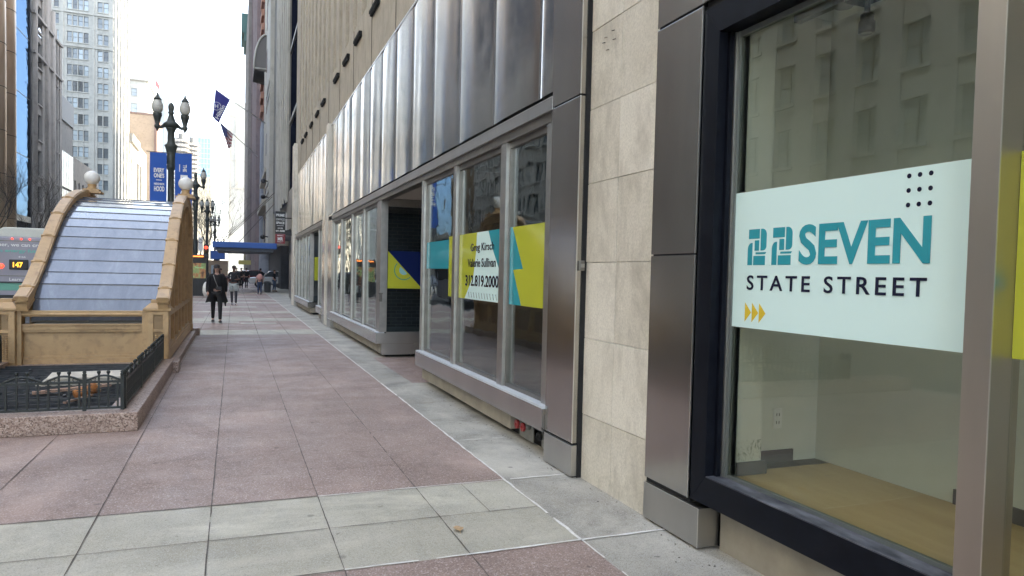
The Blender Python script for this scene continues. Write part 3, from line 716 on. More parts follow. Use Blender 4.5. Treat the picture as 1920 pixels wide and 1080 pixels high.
for (x0, x1, outer) in ((XR0, XR1, XR1), (XL0, XL1, XL0)):
    g = MB(); strip(g, x0, x1, P, -.02, .03); strip(g, x0+.02, x1-.02, P, .031, .045); strip(g, x0+.025, x1-.025, P, -.16, -.021)
    strip(g, x0+.012, x1-.012, P, -.075, -.045); strip(g, x0+.015, x1-.015, P, -.19, -.161)
    ar = g.build('curved_arch', m_tan, K)
    g = MB()
    for j in (3, 9, 15, 21, 27):
        y, z = P[j]; a = P[j-1]; b = P[j+1]; d = Vector((0, b[0]-a[0], b[1]-a[1])).normalized(); nn = Vector((0, -d.z, d.y))
        c = Vector((0, y, z)) + nn*.034
        g.bar(Vector((x0-.008, 0, 0))+c, Vector((x1+.008, 0, 0))+c, .03, .045, upv=nn)
        c2 = c + d*.06 + nn*.012
        g.prism([(-.05,0),(.05,0),(.025,.035),(0,.05),(-.025,.035)], ((x0+x1)/2, c2.y-d.y*.05, c2.z-d.z*.05), (1,0,0), tuple(d), .02)
    g.build('joint_band', m_tan, K)
    # side wall: plinth, recessed panels, battens, rear post
    s_ = 1 if outer == XR1 else -1
    xi = outer - s_*.10
    lim = lambda y: max(z for (yy, z) in P if abs(yy-y) < .35) if any(abs(yy-y) < .35 for yy, z in P) else 1
    def zt(y):
        for i in range(len(P)-1):
            if P[i][0] <= y <= P[i+1][0]: return P[i][1] + (P[i+1][1]-P[i][1])*(y-P[i][0])/max(1e-6, P[i+1][0]-P[i][0])
        return P[-1][1]
    g = MB()
    poly = [(12.62,.12)] + [(y, z-.15) for y, z in P if 12.7 < y < 18.6] + [(18.66,2.4),(18.66,.12)]
    vs = [(xi, y, z) for y, z in poly] + [(xi-s_*.03, y, z) for y, z in poly]; N = len(poly)
    g.add(vs, [tuple(range(N)), tuple(range(N, 2*N))[::-1]] + [(i, N+i, N+(i+1) % N, (i+1) % N) for i in range(N)])
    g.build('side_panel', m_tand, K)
    g = MB()
    for y in (13.05, 13.9, 14.8, 15.75, 16.7, 17.65):
        g.box(xi+s_*.001, xi+s_*.055, y-.06, y+.06, .13, zt(y)-.10)
        g.box(xi+s_*.001, xi+s_*.035, y-.11, y-.061, .13, zt(y)-.12)
    g.box(xi+s_*.001, xi+s_*.075, 12.62, 18.55, .131, .30); g.box(xi+s_*.001, xi+s_*.05, 12.62, 18.55, .301, .36); g.box(xi+s_*.001, xi+s_*.06, 12.62, 18.55, .82, .90)
    g.build('side_batten', m_tan, K)
    g = MB(); g.box(x0+.01, x1+.01*s_, 18.5, 18.72, .0, 2.6); g.box(x0-.01, x1+.02, 18.46, 18.76, 0, .28); g.build('rear_post', m_tan, K)
    # front post with cap, rosette and bead panel
    px0, px1 = ((-1.27, -.945) if s_ > 0 else (-3.27, -2.98))
    g = MB(); g.box(px0, px1, 12.36, 12.66, .07, .93); g.box(px0-.015, px1+.015, 12.34, 12.68, -.0, .10)
    g.box(px0+.02, px1-.0, 12.34, 12.359, .16, .20)
    # raised frame of the two fields
    xa, xb = px0+.105, px1-.085
    g.box(px0+.02, xa, 12.325, 12.3595, .16, .92); g.box(xb, px1-.005, 12.325, 12.3595, .16, .92)
    g.box(xa, xb, 12.325, 12.3595, .87, .92); g.box(xa, xb, 12.325, 12.3595, .60, .645); g.box(xa, xb, 12.325, 12.3595, .16, .175)
    g.box(px0-.06, px0, 12.40, 12.62, 0.02, .93) if s_ > 0 else g.box(px1, px1+.06, 12.40, 12.62, 0.02, .93)
    fp = g.build('front_post', m_tan, K, bevel=.004)
    g = MB(); g.box(px0-.04, px1+.03, 12.31, 12.72, .931, .965)
    vs = [(px0-.035,12.315,.966),(px1+.025,12.315,.966),(px1+.025,12.71,.966),(px0-.035,12.71,.966),(px0+.05,12.42,1.05),(px1-.05,12.42,1.05),(px1-.05,12.64,1.05),(px0+.05,12.64,1.05)]
    g.add(vs, [(0,3,2,1),(4,5,6,7),(0,1,5,4),(1,2,6,5),(2,3,7,6),(3,0,4,7)])
    g.box(px0+.06, px1-.06, 12.44, 12.62, 1.05, 1.10)
    g.build('post_cap', m_tan, K, bevel=.005)
    MB().box(xa+.002, xb-.002, 12.356, 12.3597, .18, .86).build('inset_shade_plate', m_tand, fp)  # darker tan plate paints shade into the sunk fields of the post
    g = MB(); cx_ = (xa+xb)/2
    g.prism([(.042*math.cos(a*math.pi/12), .042*math.sin(a*math.pi/12)) for a in range(24)], (cx_, 12.3595, .81), PX, (0,0,1), .012)
    g.prism([(.02*math.cos(a*math.pi/8), .02*math.sin(a*math.pi/8)) for a in range(16)], (cx_, 12.348, .81), PX, (0,0,1), .010)
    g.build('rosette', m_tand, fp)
    g = MB()
    for r_ in range(14):
        for c_ in (-.026, .026):
            zz = .20+.026*r_; g.ball((cx_+c_, 12.357, zz), .014, 8, sc=(1.7, 1, .62))
    g.build('bead_relief', m_tan, fp)
# front panel
g = MB(); g.box(-2.97, -1.26, 12.52, 12.58, .05, .70); g.build('front_panel', m_tan, K)
g = MB(); g.box(-2.97, -1.33, 12.47, 12.519, .05, .19); g.box(-2.97, -1.33, 12.49, 12.5195, .191, .235); g.box(-2.97, -1.33, 12.46, 12.5195, .60, .635); g.box(-2.97, -1.33, 12.44, 12.5195, .636, .70)
g.box(-2.97, -2.93, 12.48, 12.5195, .236, .6); g.box(-1.37, -1.33, 12.48, 12.5195, .236, .6); g.box(-2.99, -1.24, 12.41, 12.62, .701, .722)
g.build('panel_moulding', m_tan, K, bevel=.003)
g = MB(); g.box(-2.98, -1.33, 12.43, 12.53, .835, .925); g.tube([(-2.98,12.425,.868),(-1.33,12.425,.868)], .022, 10); g.build('front_rail', m_tan, K, bevel=.006)
g = MB(); g.box(XL1-.1, XR0+.1, 16.85, 16.97, 2.86, 2.99); g.tube([(XL1-.1,16.84,2.96),(XR0+.1,16.84,2.92)], .035, 10); g.build('top_rail', m_tan, K, bevel=.004)
# stepped glass roof: 14 lapped sheets
G = [(12.55,.77)] + [(y, z-.10) for y, z in P if 12.7 < y <= 16.85]
L = [0]
for i in range(1, len(G)): L.append(L[-1]+math.hypot(G[i][0]-G[i-1][0], G[i][1]-G[i-1][1]))
def at(s):
    for i in range(1, len(L)):
        if L[i] >= s: t = (s-L[i-1])/(L[i]-L[i-1]); return (G[i-1][0]+(G[i][0]-G[i-1][0])*t, G[i-1][1]+(G[i][1]-G[i-1][1])*t)
    return G[-1]
NP = 14
for i in range(NP):
    a = at(L[-1]*i/NP); b = at(L[-1]*(i+1)/NP+.02)
    d = Vector((0, b[0]-a[0], b[1]-a[1])).normalized(); nn = Vector((0, -d.z, d.y))
    A = Vector((0, *a))+nn*.012; Bq = Vector((0, *b))
    x0, x1 = XL1-.03, XR0+.03
    g = MB(); vs = []
    for q in (A, Bq):
        for dd in (0, -.012): vs += [(x0, (q+nn*dd).y, (q+nn*dd).z), (x1, (q+nn*dd).y, (q+nn*dd).z)]
    g.add(vs, [(0,1,5,4),(3,2,6,7),(1,0,2,3),(4,5,7,6),(0,4,6,2),(5,1,3,7)])
    g.build('roof_sheet', m_canopy, K)
    g = MB(); g.box(x0, x1, A.y-.003, A.y+.003, A.z-.018, A.z-.012); g.build('glazing_bar', m_mulld, K)
box('stair_well_back', m_dark, K, XL1, XR0, 16.9, 16.95, 0, 2.84)
box('gutter', m_mulld, K, XL1, XR0, 12.585, 12.75, .69, .73)
for (gx, s_) in ((-2.79, -1), (-1.0, 1)):
    t = thing('globe_lamp', (gx, 17.2, 3.12), 'round opal globe lamp on the %s upper corner of the subway entrance' % ('left' if s_ < 0 else 'right'), 'globe lamp', 'globe lamps on the subway entrance')
    g = MB(); g.box(gx-.19, gx+.19, 17.03, 17.40, 3.125, 3.165); g.box(gx-.15, gx+.15, 17.07, 17.36, 3.165, 3.21)
    g.lathe([(.10,3.21),(.085,3.24),(.075,3.28),(.095,3.30),(.08,3.315)], (gx,17.2,0), 18); g.build('plinth', m_tan, t)
    g = MB(); g.ball((gx,17.2,3.445), .15, 32); g.build('globe', m_globe, t)

# granite kerbs under the kiosk and round the ventilation well
t = thing('granite_kerb', (-2, 12, 0), 'speckled pink granite kerb round the ventilation well and under the subway entrance', 'kerb')
g = MB(); g.box(-4.2, -.87, 7.81, 8.22, 0, .185); g.box(-1.16, -.87, 8.2205, 12.28, 0, .185); g.build('kerb_stone', m_granite, t, bevel=.008)
g = MB(); g.box(-3.32, -3.05, 8.2205, 12.28, 0, .187); g.build('kerb_stone', m_granite, t, bevel=.008)
g = MB(); g.box(-3.35, -.86, 12.281, 12.62, 0, .118); g.box(-1.30, -.835, 12.621, 18.8, 0, .118); g.box(-3.35, -2.75, 12.621, 18.8, 0, .118); g.build('kerb_stone', m_granite, t, bevel=.008)
g = MB(); g.box(-1.0, -.78, 12.0, 12.40, 0, .17); g.box(-1.0, -.76, 18.55, 18.95, 0, .17); g.build('corner_block', m_granite, t, bevel=.008)
# ventilation grating
m_grate = M('grating_steel', (.05,.055,.06), (.10,.10,.105), 8, .5, .6)
t = thing('ventilation_grating', (-2.2, 10, .1), 'dark steel ventilation grating inside the low iron fence in front of the subway entrance', 'grating')
box('well_floor', m_gap, t, -3.05, -1.161, 8.2205, 12.28, .001, .04)
g = MB()
for k in range(17): g.box(-3.05, -1.162, 8.27+.24*k, 8.285+.24*k, .10, .14)
for k in range(22): g.bar((-3.05+.18*k-1.9, 8.24, .115), (-3.05+.18*k, 12.2, .115), .012, .03) if -3.05+.18*k-1.9 > -3.02 and -3.05+.18*k < -1.2 else None
for k in range(26):
    a = Vector((-3.04+.13*k, 8.25, .118)); b = a+Vector((.9, 1.8, 0))
    for j in range(3):
        p_ = Vector((-3.04+.16*(k % 13), 8.25+1.3*j, .118)); q_ = p_+Vector((.12, .28, 0))
        if k < 13 and q_.x < -1.18: g.bar(p_, q_, .018, .02)
g.box(-3.05, -1.162, 8.23, 8.26, .09, .145); g.build('grating_bars', m_grate, t)
rr = random.Random(4)
g = MB()
for i in range(14):
    x_0 = rr.uniform(-2.95,-1.4); y_0 = rr.uniform(8.5,11.8); g.ball((x_0,y_0,.15), .025, 8, sc=(1,1,.5))
g.build('bolt_head', m_grate, t)

# low ornamental iron fence
m_iron = M('dark_green_iron', (.006,.011,.010), (.016,.022,.021), 10, .42, rvar=.08)
def fence_panel(name, p, q, root, z0=.21, z1=.47, bars=8):
    p = Vector(p); q = Vector(q); L = (q-p).length; d = (q-p)/L
    g = MB(); up_ = Vector((0,0,1))
    A = lambda s, z: p + d*s + up_*z
    g.bar(A(0,z0), A(L,z0), .022, .022); g.bar(A(0,z1), A(L,z1), .022, .022)
    g.bar(A(0,(z0+z1)/2-.03), A(L,(z0+z1)/2-.03), .010, .010)
    st = L/bars
    for i in range(bars):
        s = st*(i+.5); tall = i % 4 in (1, 2)
        g.bar(A(s,z0), A(s, z1+(.085 if tall else 0)), .017, .017)
        if tall: g.ball(A(s, z1+.095), .019, 8)
    for j in range(max(1, bars//4)):
        s0 = st*4*j; pts = [A(s0+st*4*k/12, z1+.062*math.sin(math.pi*k/12)) for k in range(13)]
        g.tube(pts, .011, 6)
        for m_ in (.9, 3.1):
            g.tube([A(s0+st*m_+.022*math.cos(a*.6), z1+.025+.018*math.sin(a*.6)) for a in range(11)], .004, 5)
        g.tube([A(s0+st*2+.045*math.cos(a*math.pi/8), z0+.05+.03*math.sin(a*math.pi/8)) for a in range(17)], .004, 5)
        for k in range(4):
            s = s0+st*(k+.5); g.ball(A(s,(z0+z1)/2-.03), .012, 6)
            for h in (.04, .06, .10): g.bar(A(s-.025,(z0+z1)/2+h), A(s+.025,(z0+z1)/2+h), .006, .006)
    return g.build(name, m_iron, root)
def fence(pts, label):
    t = thing('iron_fence', pts[0], label, 'fence')
    for i in range(len(pts)-1):
        L = (Vector(pts[i+1])-Vector(pts[i])).length
        fence_panel('fence_panel', pts[i], pts[i+1], t, bars=4*max(1, round(L/.36)))
    for p_ in pts:
        g = MB(); g.box(p_[0]-.016, p_[0]+.016, p_[1]-.016, p_[1]+.016, .186, .53)
        g.lathe([(.018,.53),(.022,.545),(.012,.555),(.02,.57),(.001,.585)], (p_[0],p_[1],0), 8); g.build('fence_post', m_iron, t)
    return t
fence([(-3.10,8.0,0),(-2.75,8.0,0),(-1.36,8.0,0),(-1.03,8.0,0)], 'low dark green iron fence with arched tops along the near edge of the ventilation well')
t = fence([(-1.02,8.06,0),(-1.02,9.4,0),(-1.02,10.8,0),(-1.02,12.2,0)], 'low dark green iron fence running along the right side of the ventilation well')
fence([(-3.13,8.06,0),(-3.13,10.2,0),(-3.13,12.2,0)], 'low dark green iron fence at the left edge of the ventilation well')
# refuse on the grating
m_card = M('cardboard_white', (.62,.58,.5), (.5,.45,.38), 6, .8)
t = thing('folded_board', (-1.7,9.7,.15), 'stack of creased white boards lying on the dark ventilation grating', 'cardboard')
for i in range(4):
    g = MB(); y0 = 9.95-.02*i; z0 = .15+.028*i
    g.add([(-2.2+.04*i,y0,z0),(-1.2-.02*i,y0+.03,z0),(-1.2,y0+.42,z0+.03),(-2.1,y0+.40,z0+.02),(-2.2+.04*i,y0,z0+.02),(-1.2-.02*i,y0+.03,z0+.02),(-1.2,y0+.42,z0+.05),(-2.1,y0+.40,z0+.04)], [(0,3,2,1),(4,5,6,7),(0,1,5,4),(1,2,6,5),(2,3,7,6),(3,0,4,7)])
    g.build('board', m_card, t)
t = thing('paper_cup', (-1.5,9.0,.15), 'crushed orange brown paper cup lying on the grating behind the fence', 'cup')
g = MB(); g.tube([(-1.62,8.95,.20),(-1.42,9.05,.26)], [.045,.065], 12); g.build('cup_body', M('kraft_orange', (.42,.17,.05), (.3,.11,.03), 20, .6), t)
g = MB(); g.tube([(-1.42,9.05,.26),(-1.41,9.055,.265)], [.069,.069], 12); g.build('lid', M('cup_lid', (.5,.3,.15), rough=.5), t)
t = thing('timber_offcut', (-1.9,9.3,.15), 'broken length of pale timber lying across the grating', 'timber')
g = MB(); g.bar((-2.1,9.35,.17), (-1.35,9.55,.21), .08, .03); g.bar((-1.65,8.62,.17), (-1.45,8.95,.19), .035, .02); g.build('plank', M('weathered_timber', (.38,.24,.17), (.28,.18,.13), 10, .8, stretch=(1,5,1)), t)
# fallen leaf
t = thing('fallen_leaf', (.95,4.0,.006), 'dry pale brown leaf lying on the grey pavement band', 'leaf')
leafm = M('dry_leaf', (.52,.36,.2), (.38,.24,.12), 60, .7)
g = MB(); pts = [(0,-.04),(.022,-.03),(.03,-.008),(.018,.012),(.012,.03),(0,.045),(-.012,.028),(-.026,.012),(-.022,-.02)]
vs = [(1.33+x*1.1, 4.245+y*1.1, .008+.35*abs(x)+.1*abs(y)) for x, y in pts]; vs += [(x, y, z+.0012) for x, y, z in vs]; N = len(pts)
g.add(vs, [tuple(range(N))[::-1], tuple(range(N, 2*N))]+[(i, (i+1) % N, N+(i+1) % N, N+i) for i in range(N)])
g.tube([(1.33,4.20,.009),(1.325,4.17,.008)], .0018, 5); lf = g.build('leaf_blade', leafm, t)

# ---------------------------------------------------------------- street lamps with banners
m_lampiron = M('lamp_iron_green', (.03,.04,.036), (.055,.065,.06), 5, .45)
m_acorn = M('acorn_glass', (.60,.60,.56), (.45,.45,.42), 8, .2, c3=(.3,.3,.28), s3=14)
def lamp_post(x, y, label, globes=2, z=7.75):
    t = thing('street_lamp', (x, y, 0), label, 'street lamp', 'street lamps along the kerb')
    g = MB(); g.lathe([(.30,0),(.30,.25),(.24,.32),(.22,.9),(.26,.95),(.20,1.05),(.15,1.2)], (x,y,0), 16); g.build('base', m_lampiron, t)
    g = MB(); g.lathe([(.135,1.2),(.125,2.5),(.115,4.2),(.11,5.35),(.15,5.40),(.16,5.5),(.14,5.56),(.17,5.64),(.15,5.72),(.19,5.85),(.14,5.93),(.17,6.05),(.20,6.2),(.24,6.3),(.16,6.36),(.13,6.45),(.12,6.8),(.16,6.9),(.2,6.97)], (x,y,0), 16); g.build('shaft', m_lampiron, t)
    g = MB(); g.lathe([(.18,6.97),(.26,7.02),(.29,7.10),(.23,7.17),(.16,7.22),(.10,7.4),(.075,7.5),(.12,7.55),(.08,7.6),(.10,7.68),(.11,7.78),(.08,7.88),(.02,7.95)], (x,y,0), 16); g.build('crown', m_lampiron, t)
    for k in range(globes):
        a = math.pi*2*k/globes if globes > 2 else math.pi*k
        cx, cy = x+.48*math.cos(a), y+.48*math.sin(a)
        g = MB(); g.tube([(x+.2*math.cos(a),y+.2*math.sin(a),7.07),(x+.36*math.cos(a),y+.36*math.sin(a),6.98),(cx,cy,7.0),(cx,cy,7.12)], [.07,.06,.08,.07], 10)
        g.lathe([(.02,6.82),(.05,6.9),(.10,6.96),(.11,7.02),(.07,7.08),(.10,7.2),(.15,7.38),(.17,7.42),(.15,7.45),(.17,7.5)], (cx,cy,0), 14); ar = g.build('arm', m_lampiron, t)
        g = MB(); g.lathe([(.10,7.50),(.17,7.58),(.20,7.72),(.19,7.84),(.145,7.96),(.12,8.0)], (cx,cy,0), 18); gl = g.build('globe', m_acorn, t)
        g = MB(); g.lathe([(.15,8.0),(.12,8.06),(.08,8.12),(.05,8.17),(.03,8.2),(.035,8.24),(.005,8.30)], (cx,cy,0), 12); g.build('finial', m_lampiron, gl)
    return t
LP = [(-2.30, 30.6, 'street lamp with two acorn globes carrying two blue banners, behind the subway entrance'),
      (-2.42, 52.0, 'second street lamp with two acorn globes, beyond the banner post'),
      (-2.45, 75.0, 'third street lamp with several globes, in front of bare trees'),
      (-2.3, 98.0, 'fourth street lamp, small and dark above the blue canopy')]
for i, (x, y, lb) in enumerate(LP):
    lamp_post(x, y, lb, 2 if i < 2 else 4)
lamp_post(-21.5, 66, 'distant street lamp on the far side of the road in front of the stone building', 2)['group'] = 'street lamps across the road'
def banner(x0, x1, y, z0, z1, label):
    t = thing('banner', ((x0+x1)/2, y, z0), label, 'banner')
    g = MB(); n_ = 10; vs = []
    for j in range(n_+1):
        for i in range(5):
            xx = x0+(x1-x0)*i/4; zz = z0+(z1-z0)*j/n_
            vs.append((xx, y+.02*math.sin(zz*4+xx*5), zz))
    b = len(vs); vs += [(a, c_+.004, d) for a, c_, d in vs]
    fs = []
    for j in range(n_):
        for i in range(4):
            a = j*5+i; fs += [(a, a+1, a+6, a+5), (b+a+5, b+a+6, b+a+1, b+a)]
    g.add(vs, fs, 0, True); g.build('banner_cloth', k_blue, t)
    g = MB(); g.tube([(x0-.12 if x0 < LP[0][0]-.3 else x0, y, z1+.02), (x1+.05, y, z1+.02)], .014, 6); g.build('banner_rod', m_lampiron, t)
    return t
yb = 30.45
t = banner(-3.02, -2.44, yb, 3.6, 5.98, 'blue banner reading EVERY ONE\'S NEIGHBOR HOOD on the left of the lamp post')
text('EVERY', t, k_white, (-2.88,yb-.03,5.22), PX, .36, .17, bold=.04); text("ONE'S", t, k_white, (-2.88,yb-.03,5.02), PX, .36, .17, bold=.04)
MB().box(-2.80,-2.60,yb-.032,yb-.03,4.92,4.945).build('rule', k_white, t)
text('NEIGHBOR', t, k_white, (-2.87,yb-.03,4.74), PX, .36, .085, bold=.03); text('HOOD', t, k_white, (-2.87,yb-.03,4.50), PX, .36, .2, bold=.04)
t = banner(-2.15, -1.56, yb, 3.6, 6.02, 'blue banner lettered THE LOOP on the right of the lamp post')
text('THE', t, k_white, (-1.87,yb-.03,5.58), (0,0,-1), .28, .13, yd=(1,0,0), bold=.03); text('LOOP', t, k_white, (-1.96,yb-.03,5.18), (0,0,-1), 1.15, .26, yd=(1,0,0), bold=.04)
MB().box(-2.0,-1.975,yb-.032,yb-.03,5.3,5.58).build('rule', k_white, t)

# ---------------------------------------------------------------- bus
m_busgrey = M('bus_advert_grey', (.27,.27,.33), (.34,.33,.39), .8, .3)
m_buswhite = M('bus_white', (.66,.68,.62), (.58,.6,.55), 2, .4)
k_lamp = flat('red_lamp', (1,.06,.03), .3, .45); k_amber = flat('amber_led', (1,.42,.03), .3, .35); k_greenb = flat('advert_green', (.16,.42,.32)); k_tealtx = flat('advert_teal', (.16,.48,.42))
bx0, bx1, by = -8.85, -6.15, 30.0
U = thing('city_bus', ((bx0+bx1)/2, by+6, -.15), 'city bus seen from behind with a grey advert and the number 147 in amber lights', 'bus')
g = MB(); g.box(bx0, bx1, by, by+12, .18, 2.57); g.build('body', m_busgrey, U, bevel=.06)
g = MB(); g.prism([(.25,0),(2.62,0),(2.60,.20),(2.48,.34),(1.25,.34),(1.05,.24)], (bx0, by+.1, 2.56), PX, (0,0,1), -11.5); g.build('roof_pod', m_buswhite, U, bevel=.03)
g = MB(); g.box(bx1-.001, bx1+.012, by+.6, by+11.6, 1.25, 2.3); g.box(bx0-.012, bx0+.001, by+.6, by+11.6, 1.25, 2.3); g.build('window', m_winfar, U)
g = MB(); g.box(bx0+.1, bx1-.1, by-.012, by-.001, 2.40, 2.43); g.box(bx0+.1, bx1-.1, by-.012, by-.001, 1.16, 1.19); g.build('trim_line', m_mulld, U)
for yy in (by+2.6, by+9.0):
    for xx in (bx0+.02, bx1-.28):
        g = MB(); g.tube([(xx,yy,.33),(xx+.26,yy,.33)], .48, 20); wh = g.build('wheel', m_gap, U)
        g = MB(); g.tube([(xx+.262 if xx > -7 else xx-.002,yy,.33),(xx+.275 if xx > -7 else xx-.015,yy,.33)], .22, 14); g.build('hub', m_mull, wh)
for xx in (-7.33, -7.06, -6.80):
    g = MB(); g.lathe([(.034,0),(.03,.03),(.015,.04)], (0,0,0), 12)
    g.v = [(xx+a, by-.004-c_, 2.49+b) for a, b, c_ in g.v]; g.f = [f[::-1] for f in g.f]; g.build('marker_lamp', k_lamp, U)
g = MB(); g.v = []; g.lathe([(.09,0),(.08,.03),(.02,.04)], (0,0,0), 16); g.v = [(-7.66+a, by-.004-c_, 1.52+b) for a, b, c_ in g.v]; g.f = [f[::-1] for f in g.f]; g.build('tail_lamp', k_lamp, U)
g = MB(); g.box(-7.42, -6.84, by-.05, by-.001, 1.40, 1.76); sc_ = g.build('route_display', k_blackp, U, bevel=.02)
text('147', sc_, k_amber, (-7.30,by-.053,1.48), PX, .30, .19, bold=.03)
text('together, we can create', U, k_white, (-8.20,by-.006,2.18), PX, 2.0, .17, bold=.02)
text('a clean energy future', U, k_tealtx, (-8.25,by-.006,1.98), PX, 1.95, .15, bold=.03)
text('4166', U, k_white, (-7.15,by-.006,1.82), PX, .22, .07, bold=.01)
text('Learn', U, k_white, (-7.42,by-.006,1.0), PX, .36, .11, bold=.02)
MB().box(bx0+.1, bx1-.1, by-.006, by-.001, .66, .92).build('advert_band', k_greenb, U)
g = MB(); g.box(bx0+.15, bx1-.15, by-.04, by-.001, .93, .97); g.box(bx0+.12, bx1-.12, by-.06, by-.001, .28, .5); g.build('bumper', k_blackp, U)

# ---------------------------------------------------------------- bus shelter with advert, signals
t = thing('advert_kiosk', (-2.0, 44, 0), 'black framed kiosk with a lit green and brown poster, beside the walking woman', 'kiosk')
g = MB(); g.box(-3.0, -1.42, 44, 44.14, .02, 2.35); g.box(-3.05,-1.37,43.97,44.17,2.2,2.3); g.build('kiosk_frame', k_blackp, t, bevel=.02)
poster, n, p, out = newmat('poster'); v = coords(n)
n.links.new(ramp(n, noise_(n, v, 1.9, 3), [(.36, (.03,.09,.03)), (.48, (.22,.30,.12)), (.56, (.35,.16,.07)), (.66, (.05,.03,.02))]), p.inputs['Base Color']); p.inputs['Emission Strength'].default_value = .05
n.links.new(ramp(n, noise_(n, v, 1.9, 3), [(.36, (.03,.09,.03)), (.48, (.22,.30,.12)), (.56, (.35,.16,.07)), (.66, (.05,.03,.02))]), p.inputs['Emission Color'])
po = MB().box(-2.9, -1.5, 43.985, 43.998, 1.02, 1.88).build('poster', poster, t)
text('beyond', po, flat('poster_green', (.35,.75,.35)), (-2.05,43.983,1.55), PX, .42, .14, bold=.02)
MB().box(-2.7, -1.62, 43.96, 43.97, 2.22, 2.29).build('lit_strip', flat('lit_strip', (1,.25,.04), .4, .4), t)
g = MB()
for k in range(5): g.bar((-2.9+.33*k,43.98,.05),(-2.9+.33*k,43.98,.95),.03)
g.build('lower_rail', k_blackp, t)
for i, (px_, py_, pz_, lb) in enumerate(((-2.78, 60, 3.56, 'red traffic signal at left, beside a white sign'), (-2.03, 60, 3.18, 'red traffic signal hanging lower, left of the blue canopy'))):
    t = thing('traffic_signal', (px_, py_, 0), lb, 'traffic signal', 'traffic signals at the crossing')
    g = MB(); g.tube([(px_,py_+.2,0),(px_,py_+.2,4.4)], .06, 8); g.build('pole', k_blackp, t)
    g = MB(); g.box(px_-.18, px_+.18, py_-.12, py_+.1, pz_-.85, pz_+.22); g.build('housing', k_blackp, t, bevel=.03)
    for j, mt in enumerate((k_lamp, flat('unlit_amber', (.08,.05,.01)), flat('unlit_green', (.01,.05,.03)))):
        g = MB(); g.lathe([(.13,0),(.11,.03),(.03,.05)], (0,0,0), 16); g.v = [(px_+a, py_-.121-c_, pz_-.32*j+b) for a, b, c_ in g.v]; g.f = [f[::-1] for f in g.f]; g.build('lens', mt, t)
t = thing('turn_sign', (-2.40, 60, 3.3), 'white no-turn sign between the two red traffic signals', 'road sign')
g = MB(); g.box(-2.58, -2.26, 59.9, 59.93, 2.9, 3.95); g.build('sign_plate', k_whitepaint, t)
g = MB(); g.prism(ring(.15,.11,0,350,24), (-2.42, 59.898, 3.65), PX, (0,0,1), .004); g.build('symbol_ring', k_blackp, t)
g = MB(); g.tube([(-2.42,60,0),(-2.42,60,3.9)], .04, 6); g.build('post', k_blackp, t)
# ---------------------------------------------------------------- buildings
def rect(g, o, xd, a0, a1, z0, z1, d, front=0):
    o = Vector(o); nn = Vector(xd).cross(Vector((0,0,1)))
    g.prism([(a0,z0),(a1,z0),(a1,z1),(a0,z1)], o+nn*front, xd, (0,0,1), d)
def facade(root, wm, o, xd, W, z0, z1, cols, rows, d=.35, wmat=None, fmat=None, parts=True, sash=True, pier=.0, wname='wall', split=1):
    xd = Vector(xd); nn = xd.cross(Vector((0,0,1))); o = Vector((o[0], o[1], 0))
    g = MB(); zz = z0
    for (a, b) in rows:
        if a > zz: rect(g, o, xd, 0, W, zz, a, d)
        zz = b
    if z1 > zz: rect(g, o, xd, 0, W, zz, z1, d)
    aa = 0
    for (a, b) in list(cols)+[(W, W)]:
        if a > aa: rect(g, o, xd, aa, a, z0, z1, d+.004+pier)
        aa = b
    for (a, b) in rows:
        for (c_, e) in cols: rect(g, o, xd, c_-.08, e+.08, a-.22, a-.02, d+.09+pier)   # sills
    g.build(wname, wm, root)
    def win(g, fr, w, h):
        rect(g, (0,0,0), xd, 0, w, 0, h, .04)
        q = .07
        for (x0, x1, y0, y1) in ((0,q,0,h),(w-q,w,0,h),(q,w-q,0,q),(q,w-q,h-q,h)): rect(fr, (0,0,0), xd, x0, x1, y0, y1, .1)
        if sash: rect(fr, (0,0,0), xd, q, w-q, h*.5-.04, h*.5+.04, .09)
        for s_ in range(1, split): rect(fr, (0,0,0), xd, w*s_/split-.05, w*s_/split+.05, q, h-q, .097)
    cache = {}
    if parts:
        for (c_, e) in cols:
            for (a, b) in rows:
                key = (round(e-c_, 2), round(b-a, 2)); pos = o + xd*c_ + Vector((0,0,a)) + nn*.02 - off(root)
                if key not in cache:
                    g = MB(); fr = MB(); win(g, fr, e-c_, b-a)
                    wo_ = g.build('window', wmat); wo_.parent = root; f_ = fr.build('frame', fmat); f_.parent = wo_; wo_.location = pos; cache[key] = wo_
                    OFF[wo_.name] = Vector((0,0,0))
                else:
                    s0 = cache[key]; c = s0.copy(); COL.objects.link(c); c.parent = root; c.location = pos
                    k0 = kids_of[s0.name] if s0.name in kids_of else None
                    if k0 is None: k0 = [x for x in s0.children]; kids_of[s0.name] = k0
                    for k in k0: q = k.copy(); COL.objects.link(q); q.parent = c
    else:
        g = MB(); fr = MB()
        for (c_, e) in cols:
            for (a, b) in rows: rect(g, o+nn*.02, xd, c_, e, a, b, .04); rect(fr, o+nn*.02, xd, (c_+e)/2-.05, (c_+e)/2+.05, a, b, .09); rect(fr, o+nn*.02, xd, c_, e, (a+b)/2-.04, (a+b)/2+.04, .095)
        tag(g.build('window', wmat, root), kind='stuff'); tag(fr.build('window_frame', fmat, root), kind='stuff')
kids_of = {}
def stone(name, a, b, rough=.8): return M(name, a, b, .25, rough, c3=tuple(x*.8 for x in b), s3=1.2)
k_frame = flat('window_frame_dark', (.05,.055,.05), .6)

